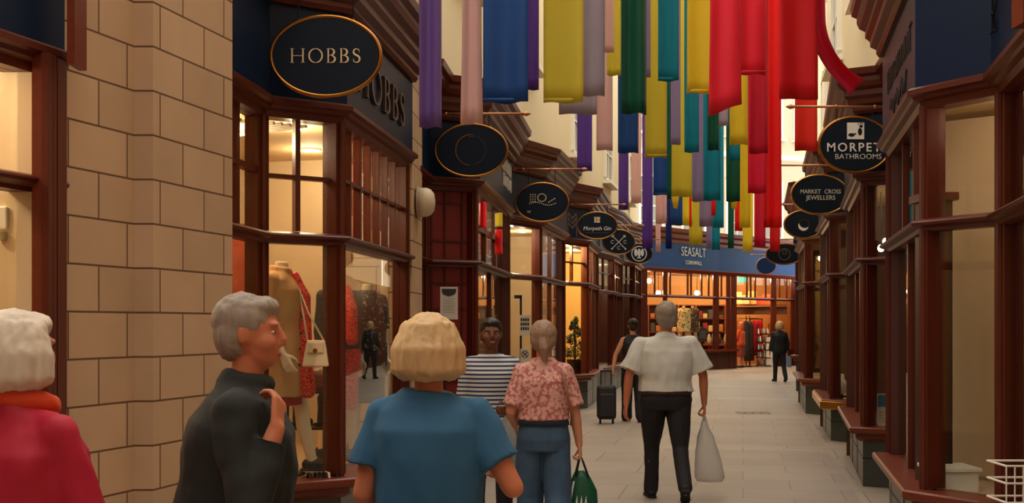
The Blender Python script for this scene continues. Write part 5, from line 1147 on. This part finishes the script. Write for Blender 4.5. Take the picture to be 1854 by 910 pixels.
# --- pink blouse
PK = person('ash-blonde person in a pink patterned blouse and wide jeans seen from behind', 1.57, (sx(984,7.3),7.3), .05, b=.98, female=True, hair='tail', hair_k=1.12, hairm=HAIR_A, vox=.007, head=(-8,0), legs=((9,6),(-9,10)),
    top=dict(m=blotch_mat('pink_pattern_blouse', lin(214,164,150), lin(176,96,92), 42, .52), hem=1.02, ease=.03, sleeve=.86, sr=.074, sf=1.08, name='blouse', collar=.9, fold=.009),
    bottom=dict(m=DENIM, waist=1.0, r=(.108,.106,.098,.098,.1), name='jeans'), shoes=BLACK,
    arms=(((-.28,-.1,-1),(.15,.8,-.45),dict(curl=.8)),((.24,.02,-1),(.14,.1,-1),dict(curl=1.15,n=(-1,.2,0)))))
m = MB(); U = PK['U']; limb(m, [U((.115,-.03,1.408)),U((.13,-.12,1.33)),U((.155,-.155,1.2)),U((.195,-.10,1.05)),U((.2,.0,.98))], [.011]*5, 8, True); m.v = [v*PK['s'] for v in m.v]; m.build('bag_strap', mat('tan_leather', lin(150,96,70), .6), PK['T'], smooth=True, local=True)
m = MB(); loft(m, [(.98,.186,.146,0),(1.035,.176,.142,0)], R=PK['U']); m.v = [v*PK['s'] for v in m.v]; m.build('waistband', DENIM_D, PK['T'], smooth=True, local=True)
# --- man in the white shirt
PM = person('grey-haired man in a white short-sleeved shirt and black trousers walking away down the middle', 1.765, (sx(1206,9.85),9.85), .0, b=1.18, belly=.05, hair='short', hair_k=1.13, hairm=HAIR_G, skin=SKIN_R, vox=.007, legs=((17,12),(-12,30)),
    top=dict(m=SHIRTW, hem=.955, ease=.04, sleeve=.84, sr=.088, sf=1.12, name='shirt', collar=1.1, fold=.014, fs=(8,8,4)), bottom=dict(m=TROU, r=(.098,.086,.068,.064,.062)), shoes=BLACK,
    arms=(((-.40,-.05,-1),(-.10,.0,-1),dict(curl=.5)),((.40,.05,-1),(.06,.15,-1),dict(curl=1.2,n=(-1,.1,0)))))
m = MB(); loft(m, [(.93,.222,.175,.02),(.965,.222,.175,.02)], R=PM['U']); m.v = [v*PM['s'] for v in m.v]; m.build('belt', mat('brown_belt', lin(60,36,28), .5), PM['T'], smooth=True, local=True)
# --- woman in black with the suitcase
PW = person('person with hair tied up in a black sleeveless outfit, pulling a black suitcase', 1.655, (sx(1146,17.9),17.9), .05, female=True, hair='bun', hairm=HAIR_D, vox=.011, legs=((6,5),(-9,9)),
    top=dict(m=BLACK, hem=.8, ease=.02, sleeve=0, name='tunic'), bottom=dict(m=TROU, r=(.1,.1,.092,.09,.09)), shoes=BLACK, arms=(((-.55,-.15,-1),(-.22,-.25,-1),dict(curl=1.2)),((.2,.1,-1),(.05,.4,-1))))
# --- far woman in the black jacket
PJ = person('fair-haired person in a black jacket with a pale blue bag, walking near the far shop', 1.66, (sx(1411,30.5),30.5), .1, female=True, hair='bob', hairm=HAIR_B, vox=.014, legs=((8,5),(-10,16)),
    top=dict(m=BLACK, hem=.82, ease=.04, sleeve=1.85, sr=.07, name='jacket'), bottom=dict(m=TROU), shoes=BLACK, arms=(((-.2,.1,-1),(-.05,.4,-1)),((.28,-.05,-1),(.1,.3,-1),dict(curl=1.1))))
# --- shopper in the far doorway
PR = person('auburn-haired person in a rust orange top standing in the far shop doorway', 1.66, (fat(1341,640,.35).x,fat(1341,640,.35).y), .9, female=True, hair='long', hairm=HAIR_R, vox=.014, legs=((2,2),(-2,2)),
    top=dict(m=mat('rust_knit', lin(190,74,34), .8), hem=.84, ease=.03, sleeve=1.8, name='jumper'), bottom=dict(m=mat('rust_skirt', lin(120,48,28), .8), style='skirt', hem=.42, flare=1.15, name='skirt'), shoes=BLACK, arms=(((-.2,.2,-1),(.2,.9,.1)),((.2,.2,-1),(-.2,.9,.1))))

# ------------------------------------------------------------------ things they carry
def bag_mesh(top, secs, tilt=0.0, n=24, seed=0, amp=.015):
    mb = MB(); rings = []
    for dz, rx, ry, ox in secs:
        ring = []
        for j in range(n):
            a = 2*math.pi*j/n; r = 1+amp/max(rx,.03)*noise.noise(Vector((3*math.cos(a)+seed,3*math.sin(a),dz*9)))*1.5
            ring.append((top.x+ox+rx*math.cos(a)*r, top.y+ry*math.sin(a)*r, top.z-dz))
        rings.append(ring)
    return mb.tube_rings(rings)
PLAST = mat('white_plastic', lin(226,222,212), .35, alpha=.72, transl=0)
def grip(pp, i, dz=.10): 
    s0,e,w,f = pp['A'][i]; return pp['w'](w+f*dz)
g = grip(PM, 1, .095); T = thing('carrier_bag', 'white plastic carrier bag hanging from the right hand of the man in the white shirt', 'bag', g)
bag_mesh(g, [(.02,.012,.012,0),(.10,.03,.02,.0),(.2,.07,.045,.01),(.32,.10,.07,.02),(.45,.125,.09,.035),(.56,.135,.095,.045),(.60,.11,.08,.05)], seed=2, amp=.02).build('sack', PLAST, T, smooth=True)
m = MB(); 
m.tube([g+Vector((-.01,-.02,-.06)),g+Vector((0,-.03,.01)),g+Vector((0,0,.03)),g+Vector((0,.03,.01)),g+Vector((.01,.02,-.06))], .007, 8); m.build('handle', WHITE, T, smooth=True)
g = grip(PK, 1, .095); T = thing('tote_bag', 'dark green shopping bag with white leaf print held by the pink bloused shopper', 'bag', g); GRN = mat('green_bag', lin(0,78,50), .5)
mb = bag_mesh(g, [(.09,.03,.022,-.005),(.13,.06,.04,.0),(.22,.10,.06,.008),(.34,.115,.07,.0),(.44,.11,.07,-.01)], seed=5, amp=.012); mb.build('sack', GRN, T, smooth=True)
for yy in (-.02,.02):
    m = MB(); m.tube([g+Vector((-.035,yy*1.6,-.12)),g+Vector((-.015,yy,-.03)),g+Vector((0,yy*.5,.012)),g+Vector((.015,yy,-.03)),g+Vector((.05,yy*1.6,-.13))], .007, 8); m.build('handle', BLACK, T, smooth=True)
m = MB(); flat_polys(m, [[(-.045+.03*k,-.36),(-.04+.03*k,-.30),(-.03+.03*k,-.24),(-.024+.03*k,-.30),(-.03+.03*k,-.36)] for k in range(3)], (g.x,g.y-.076,g.z), (1,0,0), (0,0,1), .004); m.build('leaf_print', WHITEL, T)
m = MB(); flat_polys(m, [[(-.085,-.30),(-.07,-.30),(-.045,-.15),(-.055,-.15)]], (g.x,g.y-.066,g.z), (1,0,0), (0,0,1), .004); m.build('pale_stripe', WHITEL, T)
# clear bag on the forearm of the striped-top shopper
s0,e,w,f = PD['A'][0]; g = PD['w'](e.lerp(w,.9)); g.z -= .05; T = thing('plastic_bag', 'crumpled silvery plastic bag hanging from the striped-top shopper\'s forearm', 'bag', g)
bag_mesh(g, [(.0,.02,.02,0),(.06,.05,.04,0),(.14,.085,.06,.0),(.25,.10,.07,.01),(.34,.085,.06,.0),(.37,.05,.04,0)], seed=9, amp=.035).build('sack', mat('silver_plastic', lin(190,194,190), .15, alpha=.6, spec=.9), T, smooth=True)
m = MB(); m.tube([g+Vector((-.02,0,-.03)),g+Vector((-.05,0,.05)),g+Vector((0,0,.1)),g+Vector((.05,0,.05)),g+Vector((.02,0,-.03))], .006, 8); m.build('handle', WHITE, T, smooth=True)
# pale blue bag of the far woman
g = grip(PJ, 1, .08); T = thing('shopping_bag', 'pale blue shopping bag carried by the far person in black jacket', 'bag', g)
m = MB(); m.box(g+Vector((.02,0,-.2)), (.1,.3,.3)); m.build('sack', mat('pale_blue', lin(130,160,180), .6), T, bevel=.01)
m = MB(); m.tube([g+Vector((.02,-.08,-.06)),g+Vector((.0,0,.015)),g+Vector((.02,.08,-.06))], .008, 6); m.build('handle', BLACK, T)
# rolling suitcase
c = Vector((sx(1098,17.5),17.5,0)); T = thing('suitcase', 'black rolling suitcase pulled by the person in the black sleeveless outfit', 'suitcase', c); SUIT = mat('suitcase_cloth', lin(34,34,36), .6)
m = MB(); m.box(c+Vector((0,0,.34)), (.30,.22,.54)); m.build('shell', SUIT, T, bevel=.05)
m = MB(); m.box(c+Vector((0,-.125,.30)), (.24,.04,.36)); m.build('front_pocket', SUIT, T, bevel=.015)
for sxx in (-.10,.10):
    m = MB(); m.tube([c+Vector((sxx-.015,-.02,.04)),c+Vector((sxx+.015,-.02,.04))], .04, 14); m.build('wheel', BLACK, T)
    m = MB(); m.tube([c+Vector((sxx*.8,.06,.6)),c+Vector((sxx*.8,.08,.83))], .009, 8); m.build('handle_tube', METAL, T)
m = MB(); m.tube([c+Vector((-.09,.08,.83)),c+Vector((.09,.08,.83))], .015, 8); m.build('handle_grip', BLACK, T)

# ------------------------------------------------------------------ window figures of the first left shop
DZ = .515
def mannequin(label, H_, loc, yaw, **k):
    T_ = person(label, H_, loc, yaw, headless=True, skin=MANN, female=True, cat_='mannequin', name='mannequin', feet_z=DZ, vox=.008, **k)
    m = MB(); m.lathe((0,0,0), [(.17,-.0),(.17,.008),(.05,.012)], 20); m.build('base_plate', METAL, T_['T'], local=True); return T_
TRENCH = mat('trench_tan', lin(200,150,92), .75, var=.08); SEQ = blotch_mat('red_sequins', lin(150,8,12), lin(255,70,50), 70, .42, .25, 'vor'); REDD = mat('red_dress', lin(178,12,16), .55)
M1 = mannequin('headless mannequin in a tan trench coat over a red dress, in the left window', 1.70, (sx(508,7.75),7.75), -1.75, legs=((16,4),(-14,6)),
    top=dict(m=TRENCH, hem=.56, ease=.035, sleeve=1.75, sr=.07, name='trench_coat', collar=2.2, flare=1.12, fold=.012), bottom=dict(m=REDD, style='skirt', hem=.50, flare=1.05, name='dress'), shoes=BLACK,
    arms=(((-.2,.1,-1),(-.05,.5,-1)),((.25,.05,-1),(.1,.5,-1))))
m = MB(); limb(m, [M1['U']((-.02,.10,1.40)),M1['U']((-.03,.165,1.25)),M1['U']((-.02,.175,1.05)),M1['U']((.0,.18,.8)),M1['U']((.0,.20,.6))], [.03,.045,.045,.05,.06]); m.v = [v*M1['s'] for v in m.v]; bake(m, 'dress_front', SEQ, M1['T'], .008, 3, .004)
m = MB(); limb(m, [M1['U']((.21,.0,1.02)),M1['U']((.0,.17,1.0)),M1['U']((-.21,.0,1.02))], [.016]*3, 8); m.v = [v*M1['s'] for v in m.v]; m.build('coat_belt', TRENCH, M1['T'], smooth=True, local=True)
for i in range(5):
    m = MB(); m.ell(M1['U']((.07,.185-.005*i,1.22-.11*i)), (.012,.006,.012), 6); m.v = [v*M1['s'] for v in m.v]; m.build('button', METAL, M1['T'], local=True)
M2 = mannequin('headless mannequin in a black jacket over a red sequin dress, second in the left window', 1.58, (sx(614,8.65),8.65), -2.3, legs=((6,3),(-6,3)),
    top=dict(m=BLACK, hem=.92, ease=.03, sleeve=1.8, name='jacket', fold=.006), bottom=dict(m=SEQ, style='skirt', hem=.42, flare=1.02, name='sequin_dress'), shoes=BLACK)
m = MB(); limb(m, [M2['U']((.0,.09,1.41)),M2['U']((.0,.155,1.25)),M2['U']((.0,.165,1.0))], [.05,.055,.055]); m.v = [v*M2['s'] for v in m.v]; bake(m, 'dress_front', SEQ, M2['T'], .008, 3)
M3 = mannequin('headless mannequin in a dark top with white print and black skirt in the left window', 1.56, (sx(664,9.05),9.05), -2.3, legs=((4,3),(-4,3)),
    top=dict(m=blotch_mat('dark_print', lin(26,26,30), lin(210,206,200), 34, .64), hem=.9, ease=.025, sleeve=.9, name='printed_top'), bottom=dict(m=BLACK, style='skirt', hem=.45, name='skirt'), shoes=BLACK)
# cream handbag beside the trench coat
g = M1['w'](M1['A'][1][2]+M1['A'][1][3]*.08); hb = Vector((sx(572,7.62),7.62,sz_(598,7.62)))
hb = at(573,634,7.55); T = thing('handbag', 'cream leather handbag hanging beside the trench coat in the left window', 'handbag', hb); CRL = mat('cream_leather', lin(232,204,160), .45)
m = MB(); m.tube_rings([[(hb.x+a*w_, hb.y+bb*d_, hb.z+z) for a,bb in ((-1,-1),(1,-1),(1,1),(-1,1))] for z,w_,d_ in ((-.11,.085,.045),(-.10,.09,.05),(.06,.062,.025),(.07,.058,.02))]); m.build('body', CRL, T, bevel=.01)
m = MB(); m.box((hb.x,hb.y-.045,hb.z+.02), (.11,.012,.07)); m.build('flap', CRL, T, bevel=.004)
m = MB(); m.tube_rings([[(hb.x+r*math.cos(2*math.pi*j/12), hb.y-.055+yy, hb.z+r*math.sin(2*math.pi*j/12)) for j in range(12)] for r,yy in ((.016,0),(.016,.006))]); m.build('clasp', GOLD, T)
m = MB(); m.tube([hb+Vector((-.06,0,.06)),hb+Vector((-.10,.02,.28)),hb+Vector((-.13,.05,.42)),hb+Vector((-.06,.04,.25)),hb+Vector((.055,0,.06))], .007, 8); m.build('strap', CRL, T, smooth=True)
# tan handbag on the shoe stand
SH = thing('shoe_stand', 'black metal two-tier shoe stand at the foot of the window mannequins', 'stand', (sx(564,8.05),8.05,DZ)); o = woff(SH)
for zz in (.30,.56): m = MB(); m.box((o.x,o.y,o.z+zz), (.32,.24,.018)); m.build('shelf', METAL, SH)
for a in (-.15,.15):
    for b_ in (-.11,.11): m = MB(); m.tube([(o.x+a,o.y+b_,o.z),(o.x+a,o.y+b_,o.z+.56)], .009, 8); m.build('leg', METAL, SH)
c = Vector((o.x+.02,o.y-.03,o.z+.57)); T = thing('handbag', 'rounded brown handbag on top of the black shoe stand', 'handbag', c); BRL = mat('brown_leather', lin(140,66,36), .45)
m = MB(); m.tube_rings([[(c.x+w_*math.cos(2*math.pi*j/18), c.y+w_*.45*math.sin(2*math.pi*j/18), c.z+z) for j in range(18)] for z,w_ in ((0,.085),(.03,.1),(.10,.095),(.15,.06))]); m.build('body', BRL, T, smooth=True)
m = MB(); m.tube([c+Vector((-.05,0,.14)),c+Vector((-.03,0,.23)),c+Vector((.03,0,.23)),c+Vector((.05,0,.14))], .008, 8); m.build('handle', BRL, T, smooth=True)
def boot(c, label, yaw=0):
    T = thing('boot', label, 'boot', c, None, yaw); m = MB(); limb(m, [(0,-.02,.03),(0,.05,.03),(0,.11,.025)], [.034,.034,.024]); limb(m, [(0,-.02,.04),(0,-.015,.13),(0,-.01,.20)], [.036,.034,.042]); bake(m, 'upper', BLACK, T, .007, 2)
    m = MB(); m.box((0,.04,.004), (.07,.2,.012)); m.build('sole', METAL, T, local=True); m = MB(); m.box((0,-.04,.012), (.055,.05,.028)); m.build('heel', METAL, T, local=True)
boot(Vector((o.x-.09,o.y,o.z+.311)), 'black ankle boot on the left of the shoe stand', -.6); boot(Vector((o.x+.09,o.y,o.z+.311)), 'black ankle boot on the right of the shoe stand', -.6)
for i in range(2):
    c = Vector((sx(573+18*i,7.45),7.45+.04*i,DZ)); T = thing('sandal', ('black buckled sandal at the window glass, left one','black buckled sandal at the window glass, right one with pale bow')[i], 'sandal', c, None, -1.0)
    m = MB(); m.tube_rings([[(x_*w_, y_, z_) for x_ in (-1,1) for z_ in ((0,.012) if x_ < 0 else (.012,0))] for y_,w_ in ((-.1,.02),(-.05,.03),(.03,.028),(.09,.036),(.12,.015))]); m.build('sole', BLACK, T, local=True)
    for y_ in (-.05,.0,.06):
        m = MB(); m.tube([(-.034,y_,.008),(-.025,y_,.045),(.025,y_,.045),(.034,y_,.008)], .009, 6); m.build('strap', BLACK if y_ or i == 0 else CRL, T, local=True)
# patterned dress forms in the far shop window
for i, (px, mt, lb) in enumerate(((1238,blotch_mat('pale_floral', lin(226,206,150), lin(70,70,60), 22, .56),'mannequin in a pale floral dress in the far shop window'),(1254,blotch_mat('dark_floral', lin(58,46,40), lin(206,170,120), 20, .6),'mannequin in a dark floral top in the far shop window'))):
    p = fat(px, 640, .55); MM = person(lb, 1.72, (p.x,p.y), math.pi, headless=True, skin=MANN, female=True, cat_='mannequin', name='mannequin', feet_z=.70, vox=.010, legs=((0,0),(0,0)),
        top=dict(m=mt, hem=.62, ease=.03, sleeve=1.5, name='dress', flare=1.15), shoes=None)
p = fat(1250, 640, .7); tag(MB().box((p.x,p.y,.345), (1.6,1.0,.69), an).build('display_platform', IN_DARK, origin=(p.x,p.y,0), bevel=.01), 'dark platform under the floral mannequins in the far shop window', 'platform')
